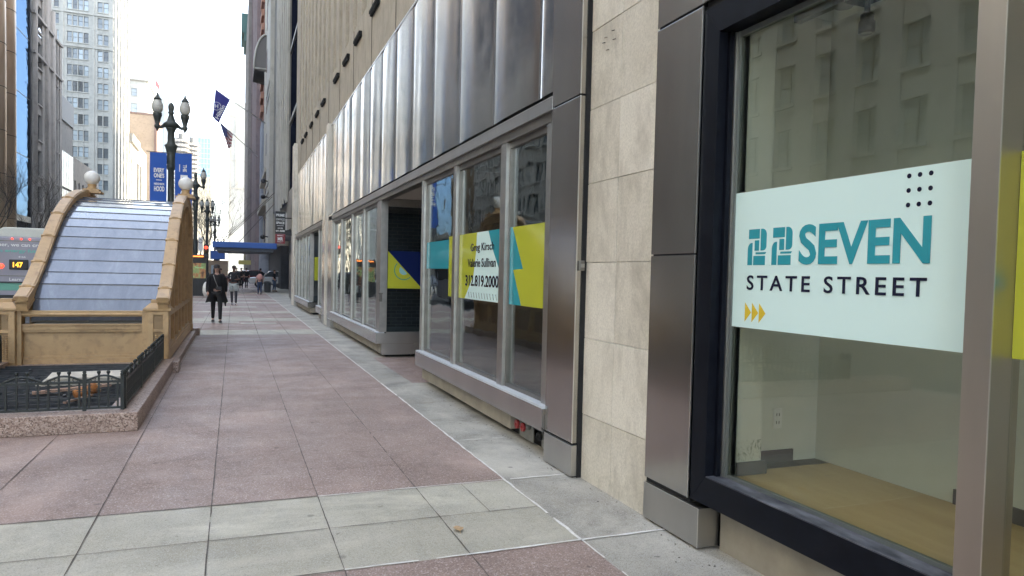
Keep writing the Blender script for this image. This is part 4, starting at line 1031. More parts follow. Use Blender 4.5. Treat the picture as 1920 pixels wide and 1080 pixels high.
# white office tower
m_terra = stone('white_terracotta', (.47,.47,.42), (.39,.39,.35))
T = thing('office_tower', (-38,200,0), 'tall white terracotta office tower with paired sash windows and ribbed side, on the left', 'office tower')
box('wall_core', m_terra, T, -50, -26.35, 188.85, 213, 0, 92)
cols = [(1.35,2.35),(2.6,3.6), (6.6,7.6),(7.75,8.75),(8.9,9.9),(10.05,11.05),(12.6-.3,12.3+.02)]
cols = [(-.0+1.4,2.5),(6.6,7.62),(7.78,8.80),(8.96,9.98),(10.14,11.16),(12.45,13.6),(13.85,15.0)]
# facade origin at x=-41 reading +X ; windows measured off the photograph
X0 = -41.0
cols = [(-38.1-X0,-37.1-X0),(-35.55-X0,-34.6-X0),(-34.45-X0,-33.5-X0),(-33.35-X0,-32.4-X0),(-32.25-X0,-31.3-X0),(-29.5-X0,-28.5-X0),(-28.3-X0,-27.3-X0)]
rows = [(56.9-1.15-3.68*k+3.68*3, 56.9+1.15-3.68*k+3.68*3) for k in range(14)][::-1]
facade(T, m_terra, (X0,188.85,0), (1,0,0), 14.65, 14, 92, cols, rows, d=.30, wmat=m_winvar, fmat=k_frame, pier=.08)
g = MB()
for z in (51.0, 58.5, 73): g.box(-41, -26.3, 188.25, 188.9, z, z+.35)
g.box(-30.5,-30.1,188.3,188.6,14,92); g.box(-36.6,-36.2,188.3,188.6,14,92); g.build('string_course', m_terra, T)
g = MB()
for k in range(9): g.box(-26.34, -25.9+(.2 if k % 2 else 0), 188.7+2.75*k, 189.9+2.75*k, 0, 92)
g.build('side_rib', m_terra, T)
g = MB()
for k in range(24):
    g.box(-26.345, -26.2, 189, 212.9, 3.68*k+.6, 3.68*k+1.9)
g.build('side_spandrel', m_terra, T)
box('side_window', m_winblue, T, -26.348, -26.30, 188.9, 212.9, 0, 92)

# bronze column + mirrored glass building
m_bronze, n, p, out = newmat('bronze_cladding'); v = coords(n)
n.links.new(ramp(n, noise_(n, coords(n, (.3,.3,.12)), 1, 3), [(.35, (.50,.36,.22)), (.65, (.70,.54,.36))]), p.inputs['Base Color']); p.inputs['Roughness'].default_value = .35; p.inputs['Metallic'].default_value = .5
m_mirror, n, p, out = newmat('mirror_glass'); gb = n.nodes.new('ShaderNodeBsdfGlossy'); gb.inputs['Color'].default_value = (.085,.14,.22,1); gb.inputs['Roughness'].default_value = .02; n.links.new(gb.outputs[0], out.inputs[0]); n.nodes.remove(p); p = gb
bump_(n, p, noise_(n, coords(n, (1,.25,.5)), .8, 3), .35, .3)
G_ = thing('glass_building', (-30,100,0), 'office block with rounded bronze columns and mirrored glass at the far left edge', 'office building')
box('core', m_dark, G_, -45, -26.8, 97, 116.3, 0, 60)
g = MB()
for y in (99.5, 103.6): g.tube([(-26.8,y,0),(-26.8,y,60)], 1.9, 24)
g.build('column_cladding', m_bronze, G_)
g = MB()
for z in range(2, 60, 5):
    for y in (99.5, 103.6): g.tube([(-26.8,y,z),(-26.8,y,z+.06)], 1.93, 24)
g.build('column_joint', m_gap, G_)
g = MB()
for z in range(8, 60, 8): g.box(-26.5, -26.3, 107.6, 116.2, z+.05, z+7.95)
g.build('mirror_glazing', m_mirror, G_)
g = MB(); g.box(-26.6,-26.1,107.0,116.4,7.2,8.0); g.box(-26.6,-26.15,115.9,116.4,0,60)
for z in range(16, 60, 8): g.box(-26.32,-26.27,107.6,116.2,z-.05,z+.05)
g.build('glazing_frame', k_blackp, G_)
# grey gothic building
m_goth = stone('grey_gothic_stone', (.42,.40,.36), (.33,.315,.285))
Gb = thing('gothic_building', (-31,125,0), 'grey stone building with tall piers and arched top windows, left of the white tower', 'stone building')
box('wall_core', m_goth, Gb, -45, -26.6, 116.45, 134, 0, 39); box('wall_core', m_goth, Gb, -45, -26.6, 116.45, 127.6, 39, 60)
rowsg = [(4+5.1*k, 7.7+5.1*k) for k in range(10)]
facade(Gb, m_goth, (-26.6,117.0,0), (0,1,0), 10.4, 0, 60, [(2.4,5.0)], rowsg, d=.4, wmat=m_winblue, fmat=k_frame, split=2, pier=.15)
facade(Gb, m_goth, (-26.6,127.6,0), (0,1,0), 6.4, 0, 36, [(.9,1.7),(2.5,3.3),(4.1,4.9)], rowsg[:6], d=.4, wmat=m_winblue, fmat=k_frame, pier=.25)
g = MB()
for y in (117.0, 123.3, 127.4): g.tube([(-26.2,y+.6,0),(-26.2,y+.6,60 if y < 127 else 40)], .55, 10)
for z in (30.8, 36.2): g.box(-26.6, -25.75, 116.6, 134, z, z+.35)
g.build('pier_shaft', m_goth, Gb)
for y in (119.8+1.0, 128.9, 130.5, 132.1):
    g = MB()
    r_ = 1.3 if y < 125 else .42
    g.prism([(r_*math.cos(R(a)), r_*math.sin(R(a))) for a in range(0, 181, 20)], (-26.18, y, 34.0), (0,1,0), (0,0,1), .06)
    g.build('arched_window', m_winfar, Gb)
# metal screened store
m_screen, n, p, out = newmat('gilded_glazing'); v = coords(n, (1,1,.6))
n.links.new(ramp(n, noise_(n, v, 1.3, 5, .7, 1.5), [(.38, (.05,.05,.045)), (.52, (.15,.15,.12)), (.62, (.34,.29,.17))]), p.inputs['Base Color']); p.inputs['Roughness'].default_value = .25; p.inputs['Metallic'].default_value = .6
St = thing('store_building', (-31,140,0), 'lower store with dark metal parapet and glittering glazing between gothic building and white tower', 'store building')
box('wall', stone('store_panel', (.36,.36,.33), (.30,.30,.28)), St, -45, -26.3, 134.1, 144, 0, 25.2)
box('parapet', flat('parapet_grey', (.11,.115,.12), .5), St, -45, -26.1, 134.05, 144.05, 25.2, 29)
g = MB()
for k in range(5):
    for j in range(3): g.box(-26.29, -26.15, 134.6+1.85*k, 136.2+1.85*k, 2+6.2*j, 7.8+6.2*j)
g.build('screen_glazing', m_screen, St)
L_ = thing('low_building', (-31,150,0), 'low stone shop building with tall dark windows at the foot of the white tower', 'shop building')
box('wall_core', m_goth, L_, -45, -26.7, 144.2, 172, 0, 20.4)
facade(L_, stone('low_stone', (.42,.39,.33), (.33,.31,.27)), (-26.7,144.2,0), (0,1,0), 20, 0, 20.5, [(1.5,3.1),(5,6.6),(8.5,10.1),(12,13.6)], [(3,8),(11,16.5)], d=.35, wmat=m_winblue, fmat=k_frame)
# beyond the tower
A_ = thing('arcaded_building', (-31,230,0), 'small stone building with tall dark arched windows just right of the white tower', 'stone building')
box('wall_core', stone('arcade_stone', (.34,.32,.27), (.25,.24,.2)), A_, -40, -26.5, 213.4, 252, 0, 36)
facade(A_, bpy.data.materials['arcade_stone'], (-26.5,213.4,0), (0,1,0), 38, 0, 36.5, [(1.5,3.6),(5.5,7.6),(9.5,11.6),(15,19),(22,26)], [(8,31)], d=.6, wmat=m_winfar, fmat=k_frame, split=2)
g = MB(); g.box(-26.5,-25.2,213.4,230,34.5,36.7); g.build('cornice', m_goth, A_)
m_tanb = stone('tan_brick', (.46,.33,.21), (.38,.27,.17))
Tb = thing('tan_brick_building', (-32,290,0), 'windowless tan brick side wall behind the left street lamp banner', 'brick building')
box('wall', m_tanb, Tb, -45, -25.9, 280, 300, 0, 54.4)
g = MB(); g.box(-45.1, -25.8, 279.8, 300, 54.4, 55); g.box(-26.4, -25.6, 279.7, 300, 0, 54.4); g.build('corner_trim', stone('rust_brick', (.25,.15,.10), (.18,.10,.07)), Tb)
Ls = thing('classical_building', (-36,330,0), 'pale classical building with a deep cornice above the tan brick wall', 'stone building')
m_pale = stone('pale_stone', (.46,.46,.41), (.39,.39,.35))
box('wall_core', m_pale, Ls, -50, -33.2, 320.4, 352, 0, 76)
facade(Ls, m_pale, (-41,320.4,0), (1,0,0), 7.8, 40, 76, [(2.6,4.6)], [(58,61.5),(62.5,66),(69,72)], d=.35, wmat=m_winvar, fmat=k_frame)
g = MB(); g.box(-50, -32.2, 319.2, 352, 75.2, 76.6); g.box(-49,-34,321,352,76.6,80); g.box(-40.6,-38.3,322,330,80,92)
for k in range(16): g.box(-33.2, -32.7, 321+2*k, 322+2*k, 40, 75)
g.build('cornice', m_pale, Ls)
t = thing('rooftop_flag', (-26.2,282,55), 'tiny red and white flag on a rooftop pole above the left lamp globe', 'flag')
g = MB(); g.tube([(-26.3,281,54.5),(-26.3,281,68)], .08, 6); g.build('pole', k_mull if False else m_mull, t)
g = MB(); g.add([(-26.3,281,67.6),(-24.9,281.2,65.2),(-24.9,281.2,63.4),(-26.3,281,65.2),(-26.3,281.05,67.6),(-24.9,281.25,65.2),(-24.9,281.25,63.4),(-26.3,281.05,65.2)], [(0,3,2,1),(4,5,6,7),(0,1,5,4),(1,2,6,5),(2,3,7,6),(3,0,4,7)]); g.build('flag_cloth', flat('flag_red', (.45,.12,.12)), t)

# far towers
m_paleglass = varwin('pale_far_glass', (.30,.42,.50), (.35,.46,.52), .2)
def tower(name, label, x0, x1, y, h, wm, floors, ncol, gm, depth=20, cat='tower', fin=.4):
    t = thing(name, ((x0+x1)/2, y+depth/2, 0), label, cat)
    box('wall_core', gm, t, x0, x1, y, y+depth, 0, h)
    g = MB(); fh = h/floors
    for k in range(floors+1): g.box(x0-.2, x1+.2, y-.5, y+depth+.2, fh*k-fin/2, fh*k+fin/2)
    for k in range(ncol+1):
        xx = x0+(x1-x0)*k/ncol; g.box(xx-fin/2, xx+fin/2, y-.45, y-.002, 0, h)
    g.build('facade_grid', wm, t)
    return t
tower('glass_tower', 'pale glass apartment tower behind the left lamp globe', -58, -49, 600, 131, m_pale, 36, 5, m_paleglass)
tower('glass_tower', 'slim pale tower with balconies directly behind the left street lamp', -48.7, -45.5, 590, 128, m_pale, 34, 2, m_paleglass, 8)
tower('blue_tower', 'blue glass skyscraper far down the street', -26.6, -17.8, 600, 101, flat('blue_mullion', (.40,.60,.74)), 26, 4, flat('blue_far_glass', (.16,.42,.66), .15))
tower('sunlit_block', 'sunlit cream block with a grid of windows below the blue skyscraper', -19.5, -12.2, 420, 50, stone('cream_grid', (.72,.62,.42), (.62,.54,.38)), 16, 6, varwin('cream_glass', (.25,.24,.2), (.3,.3,.25), .4), fin=.9)
t = thing('corncob_tower', (-26,455,0), 'round scalloped concrete tower with stacked balconies, right of the first lamp post', 'tower')
for k, (cx, cy) in enumerate(((-29.0, 452), (-23.9, 462))):
    g = MB()
    for f_ in range(26):
        z = 8+2.6*f_; n_ = 96; vs0 = []
        for i in range(n_):
            a = 2*math.pi*i/n_; r_ = 3.9+.55*abs(math.sin(a*8)); vs0.append((cx+r_*math.cos(a), cy+r_*math.sin(a)))
        g.prism([(x, y_) for x, y_ in vs0], (0,0,z), (1,0,0), (0,1,0), 1.2)
    g.lathe([(3.2,0),(3.2,75),(1.3,75.2),(1.3,78)], (cx,cy,0), 24, 1)
    g.build('balcony_stack', [stone('corncob_concrete_%d' % k, (.55,.50,.42), (.48,.44,.37)), k_frame], t)
pb = thing('pale_tower', (1,430,0), 'pale slab tower in the gap at the right, behind the flags', 'tower')
box('wall', m_pale, pb, -3.1, 5, 420, 440, 0, 92)
g = MB(); g.box(-2.7,-1.9,419.6,419.99,0,88); g.box(.2,1.6,419.3,419.99,45,84)
for z in (20,45,60,84): g.box(-3.1,5,419.7,419.995,z,z+.6)
g.build('pilaster', m_tand if False else stone('pale_warm_stone', (.45,.42,.34), (.38,.35,.29)), pb)  # strips and bands in a slightly darker, warmer stone

# opposite block nearer than the picture edge (seen in the steel and the glass)
def plain_block(label, y0, y1, h, wm, cw, ww, fh, wh, x=LFAC):
    t = thing('street_building', (x-6,(y0+y1)/2,0), label, 'building')
    box('wall_core', wm, t, x-16, x-.4, y0, y1, 0, h)
    n_ = int((y1-y0)/cw); cols = [(cw*i+(cw-ww)/2, cw*i+(cw+ww)/2) for i in range(n_)]
    rows = [(fh*k+1.0, fh*k+1.0+wh) for k in range(0, int(h/fh))]
    facade(t, wm, (x-.4,y0,0), (0,1,0), y1-y0, 0, h, cols, rows, d=.4, wmat=m_winvar, fmat=k_frame, parts=False, pier=.1)
    return t
plain_block('cream stone block across the road, outside the picture on the left', -40, 12, 40, stone('cream_block', (.46,.43,.36), (.38,.36,.3)), 3.4, 1.7, 4.2, 2.6)
plain_block('white stone block across the road, mirrored in the steel fascia', 12.5, 44, 46, m_pale, 3.0, 1.6, 3.8, 2.3)
plain_block('brown brick block across the road, outside the picture on the left', 44.5, 64, 34, stone('brown_block', (.30,.20,.14), (.24,.16,.11)), 3.6, 2.2, 4, 2.4)
plain_block('pale office block across the road, outside the picture on the left', 64.5, 96.5, 25, stone('pale_block', (.52,.50,.44), (.44,.43,.38)), 2.6, 1.5, 3.7, 2.2)

# right side beyond the storefront building
m_fin = stone('pale_fin_stone', (.50,.48,.42), (.40,.38,.33)); m_navyp = M('dark_navy_panel', (.018,.022,.035), (.03,.035,.05), 2, .35)
Rb = thing('finned_building', (8,50,0), 'dark glass and pale stone finned office building beyond the storefront building', 'office building')
box('core', m_navyp, Rb, 3.3, 16, 38.2, 62, 5.2, 52)
box('fascia', m_navyp, Rb, 2.9, 3.35, 38.2, 44.3, 3.9, 6.0)
g = MB()
for k in range(11): g.box(3.0, 3.299, 38.4, 43.7, 6.2+4.1*k, 9.9+4.1*k)
g.build('window_band', flat('black_glass', (.008,.01,.02), .7, spec=0), Rb)
for k in range(12): MB().box(2.93, 3.2, 38.3, 43.8, 5.95+4.1*k, 6.15+4.1*k).build('transom', m_mulld, Rb)
for k in range(7):
    MB().box(2.80, 2.929, 44.0+1.9*k, 44.8+1.9*k, 5.6 if k == 0 else 6.0-.1*k, 52).build('stone_fin', m_fin, Rb)
g = MB()
for k in range(12): g.box(2.93, 3.29, 43.95, 62, 6.2+4.1*k, 10.2+4.1*k)
g.build('spandrel', stone('fin_recess', (.20,.19,.165), (.14,.135,.12)), Rb)
g = MB(); g.box(2.90, 3.45, 40.3, 41.0, 0, 5.2); g.build('street_column', m_navyp, Rb)
g = MB(); g.box(2.2+1.2, 4.2, 46, 47, 0, 5.2); g.box(4.2, 5, 38.2, 62, 0, 5.2); g.build('street_wall', m_navyp, Rb)
g = MB(); g.box(2.98, 4.0, 46.0, 57, 3.8, 5.1); g.build('shop_fascia', flat('white_fascia', (.5,.5,.5)), Rb)
g = MB(); g.box(2.97, 2.979, 46.0, 57, 3.7, 3.85); g.build('fascia_edge', k_red, Rb)
g = MB(); g.box(3.0,3.1,42.6,43.6,0,2.6); g.box(3.0,3.2,42.4,42.5,0,2.7); g.build('door_leaf', m_mulld, Rb)
m_c = stone('warm_limestone', (.44,.40,.33), (.36,.33,.27))
Rc = thing('pilastered_building', (8,68,0), 'grey limestone building with a broad pilaster and dark side slots, above the blue canopy', 'stone building')
box('wall', m_c, Rc, 2.95, 18, 62.1, 84, 3.6, 60)
g = MB(); g.box(2.62, 2.95, 62.2, 68, 3.6, 60)
for z in (8, 8.8, 16, 17, 25, 26, 36): g.box(2.55, 2.62, 62.2, 68, z, z+.25)
g.build('pilaster', m_fin, Rc)
g = MB()
for k in range(11): g.box(2.90, 2.948, 69, 70.5, 9+4.2*k, 11+4.2*k); g.box(2.90, 2.949, 76, 77.5, 9+4.2*k, 11+4.2*k)
for k in range(3): g.box(2.90, 2.9485, 70+4*k, 72.6+4*k, 4.4, 6.8)
g.build('window', m_winfar, Rc)
g = MB(); g.box(2.3, 2.95, 68.5, 83, 7.4, 8.0); g.box(2.5, 2.95, 68.5, 83, 10.4, 10.8); g.build('cornice', m_c, Rc)
box('street_wall', m_dark, Rc, 3.6, 18, 62, 118, 0, 3.59)
for k, z in enumerate((4.3, 7.6, 8.9)): g = MB(); g.bar((2.62,63.0,z),(2.25,62.6,z+.05),.08); g.ball((2.18,62.5,z-.02), .2, 10); g.build('floodlight', k_blackp, Rc)
Rd = thing('red_brick_tower', (8,100,0), 'tall red brick building with projecting bays rising over the grey stone buildings', 'brick building')
m_rb = stone('red_brick', (.30,.13,.085), (.22,.10,.07)); m_mauve = stone('mauve_stone', (.25,.19,.18), (.18,.14,.14))
box('wall', m_rb, Rd, 2.9, 18, 84.1, 112, 18, 90)
g = MB()
for k in range(46): g.box(2.6, 2.9, 84.2, 88, 19+1.5*k, 19.7+1.5*k)
g.build('brick_quoin', stone('orange_brick', (.38,.20,.13), (.30,.15,.10)), Rd)
g = MB()
for k in range(5): g.box(2.25, 2.9, 89+4.5*k, 91+4.5*k, 0, 90)
g.build('bay_pier', m_mauve, Rd)
box('lower_wall', stone('blue_grey_panel', (.30,.32,.36), (.24,.26,.30)), Rd, 2.7, 18, 84.1, 112, 0, 17.99)
Re = thing('rusticated_building', (8,140,0), 'rough dark stone building with a green copper cornice at the end of the right-hand row', 'stone building')
box('wall', m_mauve, Re, 2.3, 18, 122, 200, 0, 49)
g = MB()
for k in range(17): g.box(1.9, 2.3, 123+2.5*k, 124.2+2.5*k, 0, 47)
g.build('rough_pier', stone('rough_stone', (.28,.25,.22), (.2,.18,.16)), Re)
g = MB(); g.box(1.0, 3, 150, 160, 47.5, 51.2); g.box(1.5, 3, 150, 160, 46, 47.5); g.build('cornice', flat('copper_green', (.06,.14,.12), .7), Re)
t = thing('gap_sun_blocker', (10,36,0), 'added dark wall closing the gap after the storefront building against the sun', 'building')
box('wall', stone('gap_blocker_dark', (.16,.14,.12), (.12,.10,.09)), t, 5.5, 18, 34.7, 38.1, 0, 44)  # added so no sun strip falls through the gap onto the pavement
t = thing('rear_sun_blocker', (26,120,0), 'added unseen block behind the right-hand row, shading the left facades', 'building')
box('wall', m_c, t, 19, 40, 55, 186, 0, 72)  # added out of view to keep direct sun off the left facades
# curved hood on the facade
t = thing('curved_hood', (2.5,74,17), 'quarter-round dark hood projecting high on the right-hand facades', 'hood')
g = MB(); arcp = [(2.7-1.1*math.sin(R(a)), 20.4+3.3*math.sin(R(90-a))) for a in range(0, 91, 10)]
vs = []
for x, z in arcp: vs += [(x,72,z),(x,77,z)]
vs2 = [(2.7,72,20.2),(2.7,77,20.2)]
N = len(arcp)
g.add(vs+vs2, [(2*i,2*i+1,2*i+3,2*i+2) for i in range(N-1)]+[tuple([2*i for i in range(N)]+[2*N]), tuple([2*i+1 for i in range(N)][::-1]+[2*N+1])], 0, False)
g.build('hood_shell', M('hood_grey', (.14,.13,.12), rough=.6), t)
g = MB(); g.tube([(x-.02,71.95,z) for x, z in arcp], .09, 6); g.bar((2.7,71.95,20.5),(1.6,71.95,20.5),.12); g.build('hood_rim', m_fin, t)
# blue canopy over the pavement
Cn = thing('entrance_canopy', (.8,53,2.85), 'blue edged flat canopy spanning the pavement over a hotel entrance', 'canopy')
k_cblue = flat('canopy_blue', (.035,.12,.42), .5)
g = MB(); g.box(-1.35, 2.7, 51, 60, 3.00, 3.38); g.build('canopy_fascia', k_cblue, Cn, bevel=.03)
g = MB(); g.box(-1.1, 2.5, 51.3, 59.7, 2.78, 2.999); g.build('canopy_soffit', M('canopy_soffit', (.12,.14,.17), rough=.6), Cn)
g = MB(); g.bar((-1.0,55,3.38),(2.7,55,7.2),.05); g.bar((.2,55,3.38),(2.7,55,6.4),.05); g.bar((-1.0,58,3.38),(2.7,58,7.2),.05); g.build('stay_rod', m_joint, Cn)
t = thing('yellow_sign', (.7,66,2.0), 'small yellow sign hanging in the dark under the blue canopy', 'sign')
g = MB(); g.box(.35, 1.35, 66, 66.1, 1.98, 2.35); g.tube([(.85,66.05,2.35),(.85,66.05,3.4)], .02, 5); g.build('sign_board', flat('dull_yellow', (.45,.40,.12)), t)
# blade sign
t = thing('blade_sign', (2.1,38,2.9), 'black and red blade sign reading PRIME OFFICE SPACE hung over the pavement', 'sign')
g = MB(); g.box(1.92, 2.41, 38, 38.1, 3.42, 4.56); g.build('sign_board', k_blackp, t)
box('sign_panel', k_red, t, 1.93, 2.40, 37.99, 38.09, 2.93, 3.41)
g = MB(); g.box(2.41, 2.95, 38.03, 38.08, 4.2, 4.26); g.box(2.41, 2.95, 38.03, 38.08, 3.35, 3.62); g.build('bracket', k_blackp, t)
for s_, z, h, wd in (('PRIME', 4.30, .13, .40), ('OFFICE', 4.10, .10, .42), ('SPACE', 3.92, .12, .40), ('(312)', 3.66, .08, .24), ('641-5600', 3.53, .09, .43)):
    text(s_, t, k_white, (2.165-wd/2,37.985,z), PX, wd, h, bold=.03 if s_ != 'OFFICE' else 0)
MB().box(2.0,2.33,37.985,37.999,3.83,3.845).build('rule', k_white, t)
text('MR', t, k_white, (2.04,37.97,3.08), PX, .27, .18, bold=.04); text('MARC', t, k_white, (2.02,37.97,3.31), PX, .30, .06); text('REALTY', t, k_white, (2.02,37.97,3.0), PX, .30, .05)
# flags on the facade
def flagpole(name, root, tip, cloth, mt, label, cat='flag'):
    t = thing(name, root, label, cat)
    g = MB(); g.tube([root, tip], [.035,.02], 6); g.ball(tip, .05, 8); g.build('pole', m_mull, t)
    n_ = 8; vs = []; (a, b, c_, d) = [Vector(q) for q in cloth]   # a,b along pole ; c,d free corners (below b, below a)
    for j in range(n_+1):
        for i in range(n_+1):
            q = (a.lerp(b, i/n_)).lerp(d.lerp(c_, i/n_), j/n_); q.y += .10*math.sin(i*1.1+j*.5)*j/n_; vs.append(tuple(q))
    m0 = len(vs); vs += [(x, y+.012, z) for x, y, z in vs]; fs = []
    for j in range(n_):
        for i in range(n_):
            k = j*(n_+1)+i; fs += [(k, k+n_+1, k+n_+2, k+1), (m0+k, m0+k+1, m0+k+n_+2, m0+k+n_+1)]
    g = MB(); g.add(vs, fs, 0, True); cl = g.build('flag_cloth', mt, t); return t, cl
t, cl = flagpole('hotel_flag', (1.85,50,11.2), (-1.25,50,13.1), [(-1.2,50,13.05),(-.33,50,12.5),(-1.0,50,10.95),(-1.36,50,11.3)], flat('flag_blue', (.035,.035,.24), .7), 'blue hotel flag with a white emblem and name, flying from an angled pole')
fx = Vector((.42,0,.9)).normalized(); fy = Vector((-.9,0,.42)).normalized()
text('Hilton', t, k_white, Vector((-1.0,49.82,11.15)), fx, .95, .26, yd=fy, bold=.01)
g = MB(); c_ = Vector((-1.13,49.82,11.98))
g.prism(ring(.27,.24,0,350,24), c_, (1,0,0), (0,0,1), .005); g.prism([(-.1,-.13),(-.06,-.13),(-.06,.13),(-.1,.13)], c_, (1,0,0), (0,0,1), .005); g.prism([(.1,-.13),(.06,-.13),(.06,.13),(.1,.13)], c_, (1,0,0), (0,0,1), .005); g.prism([(-.06,-.02),(.06,-.02),(.06,.02),(-.06,.02)], c_, (1,0,0), (0,0,1), .005)
g.build('emblem', k_white, t)
us, n, p, out = newmat('striped_flag'); v = coords(n); wv = n.nodes.new('ShaderNodeTexWave'); wv.inputs['Scale'].default_value = 2.4; wv.bands_direction = 'DIAGONAL'; n.links.new(v, wv.inputs['Vector'])
n.links.new(ramp(n, wv.outputs['Fac'], [(.45, (.28,.04,.06)), (.55, (.55,.52,.52))]), p.inputs['Base Color'])
t, cl = flagpole('national_flag', (1.5,54,9.6), (-1.05,54,11.8), [(-.95,54,11.7),(-.15,54,11.0),(-.25,54,10.15),(-.45,54,9.95)], us, 'smaller striped flag with a dark blue corner, hanging below the blue flag')
g = MB(); g.add([(-1.0,53.85,11.7),(-.55,53.85,11.3),(-.5,53.85,10.75),(-.72,53.85,10.8),(-1.0,53.87,11.7),(-.55,53.87,11.3),(-.5,53.87,10.75),(-.72,53.87,10.8)], [(0,3,2,1),(4,5,6,7)]); g.build('canton', flat('canton_blue', (.03,.04,.16)), t)
# vehicles under the canopy
def car(x, y, rz, mt, label, sc=1.0):
    t = thing('parked_car', (0,0,0), label, 'car', 'cars beyond the canopy')
    body = [(-2.2,.35),(-2.25,.7),(-2.1,.88),(-1.1,.95),(1.2,.98),(2.15,.85),(2.25,.6),(2.2,.35)]
    g = MB(); g.prism(body, (0,-.85,0), (1,0,0), (0,0,1), -1.7); b = g.build('body', mt, t, bevel=.06)
    cab = [(-1.15,.94),(-.55,1.42),(.7,1.44),(1.55,.96)]
    g = MB(); g.prism(cab, (0,-.74,0), (1,0,0), (0,0,1), -1.48); g.build('window', m_winfar, t, bevel=.05)
    g = MB(); g.prism([(-.6,1.40),(.75,1.42),(.6,1.48),(-.45,1.47)], (0,-.72,0), (1,0,0), (0,0,1), -1.44); g.build('roof', mt, t, bevel=.02)
    for xx in (-1.4, 1.4):
        for yy in (-.88, .68):
            g = MB(); g.tube([(xx,yy,.33),(xx,yy+.2,.33)], .33, 18); wh = g.build('wheel', m_gap, t)
            g = MB(); g.tube([(xx,yy-.005,.33),(xx,yy+.205,.33)], .2, 12); g.build('rim', m_mull, wh)
    for yy in (-.6, .6):
        g = MB(); g.box(-2.27, -2.2, yy-.15, yy+.15, .62, .76); g.build('headlight', flat('headlight', (.7,.7,.65), .2), t)
        g = MB(); g.box(2.19, 2.27, yy-.15, yy+.15, .66, .8); g.build('tail_light', k_red, t)
    t.location = (x, y, 0); t.rotation_euler = (0, 0, rz); OFF[t.name] = Vector((x, y, 0)); return t
car(3.4, 66.0, R(0), flat('silver_paint', (.45,.46,.48), .25, metal=.5), 'silver car seen side-on in the dark behind the man in jeans')
car(1.5, 74.0, R(25), flat('maroon_paint', (.10,.02,.025), .25), 'dark red car beyond the canopy, left of the silver car')
for i in range(5):
    car(-6.4, 46+8.5*i+(3 if i > 1 else 0), R(90), [flat('car_black', (.02,.02,.022), .25), flat('car_grey', (.16,.17,.18), .25), flat('car_white', (.6,.6,.6), .25), flat('car_blue', (.03,.05,.12), .25), flat('car_dark', (.04,.04,.045), .25)][i],
        ['black car in the kerb lane beyond the bus', 'grey car in the kerb lane, second beyond the bus', 'white car waiting at the crossing in the kerb lane', 'dark blue car far along the kerb lane', 'charcoal car farthest along the kerb lane'][i])
t = thing('blue_street_stall', (-1.9,80,0), 'tan street stall with pale posters and a blue top, far down the pavement', 'stall')
g = MB(); g.box(-2.6,-.6,80,82,0,2.4); g.build('stall_body', stone('stall_tan', (.34,.26,.18), (.28,.21,.15)), t)
g = MB(); g.box(-2.2,-1.9,79.97,79.99,.9,1.9); g.box(-1.75,-1.45,79.97,79.99,.9,1.9); g.build('poster', flat('poster_pale', (.35,.42,.48)), t)
g = MB(); g.box(-2.3,-.9,79.8,82.2,2.55,3.4); g.tube([(-1.6,81,2.4),(-1.6,81,2.56)], .2, 8); g.build('banner_top', flat('stall_blue', (.04,.12,.42)), t)
t = thing('litter_bin', (2.2,53,0), 'dark litter bin beside the person with the pink backpack', 'litter bin')
g = MB(); g.lathe([(.2,0),(.22,.05),(.24,.6),(.26,.64),(.26,.7),(.15,.76),(.05,.78)], (2.2,53,0), 16); g.build('bin_body', M('bin_grey', (.05,.055,.06), rough=.5), t)

# ---------------------------------------------------------------- bare trees
m_bark = M('bare_bark', (.055,.045,.035), (.09,.075,.06), 4, .9)
def tree(x, y, h, seed, label, spread=.5, n0=5):
    rr = random.Random(seed); t = thing('bare_tree', (x,y,0), label, 'tree', 'bare street trees')
    g = MB(); g.tube([(x,y,0),(x+.05,y,h*.2),(x,y+.05,h*.38)], [.14,.11,.09], 8); g.build('trunk', m_bark, t)
    br = MB()
    def grow(p, d, L, r, k):
        pts = [p]; q = p
        for _ in range(3):
            d = (d + Vector((rr.uniform(-.25,.25), rr.uniform(-.25,.25), rr.uniform(-.08,.22)))).normalized(); q = q + d*L/3; pts.append(q)
        br.tube(pts, [r, r*.85, r*.7, r*.55], 4 if k < 3 else 5, caps=False)
        if k == 0: return
        for _ in range(3 if k > 1 else 4):
            a = rr.choice(pts[1:]); nd = (d + Vector((rr.uniform(-1,1), rr.uniform(-1,1), rr.uniform(-.2,.7)))*.75).normalized(); grow(a, nd, L*rr.uniform(.55,.8), r*.55, k-1)
    for _ in range(n0):
        a = rr.uniform(0, 6.28); grow(Vector((x,y,h*rr.uniform(.25,.38))), Vector((math.cos(a)*spread, math.sin(a)*spread, 1)).normalized(), h*.3, .05, 4)
    br.build('crown', m_bark, t); return t
tree(-18.5, 70, 10, 1, 'bare dark tree at the far left above the bus roof', .7)
tree(-19.5, 88, 11, 2, 'bare tree left of the gothic building base, behind the kiosk arch', .6)
tree(-19, 110, 10, 3, 'bare tree rising beside the left globe lamp, across the road', .6)
tree(-3.0, 88, 11.5, 4, 'bare tree standing over the blue canopy beside the far lamps', .6)
tree(-2.2, 112, 15.5, 5, 'tallest bare tree against the bright sky at the end of the street', .7, 7)
tree(-3.6, 66, 8, 6, 'small bare tree behind the second street lamp', .5)

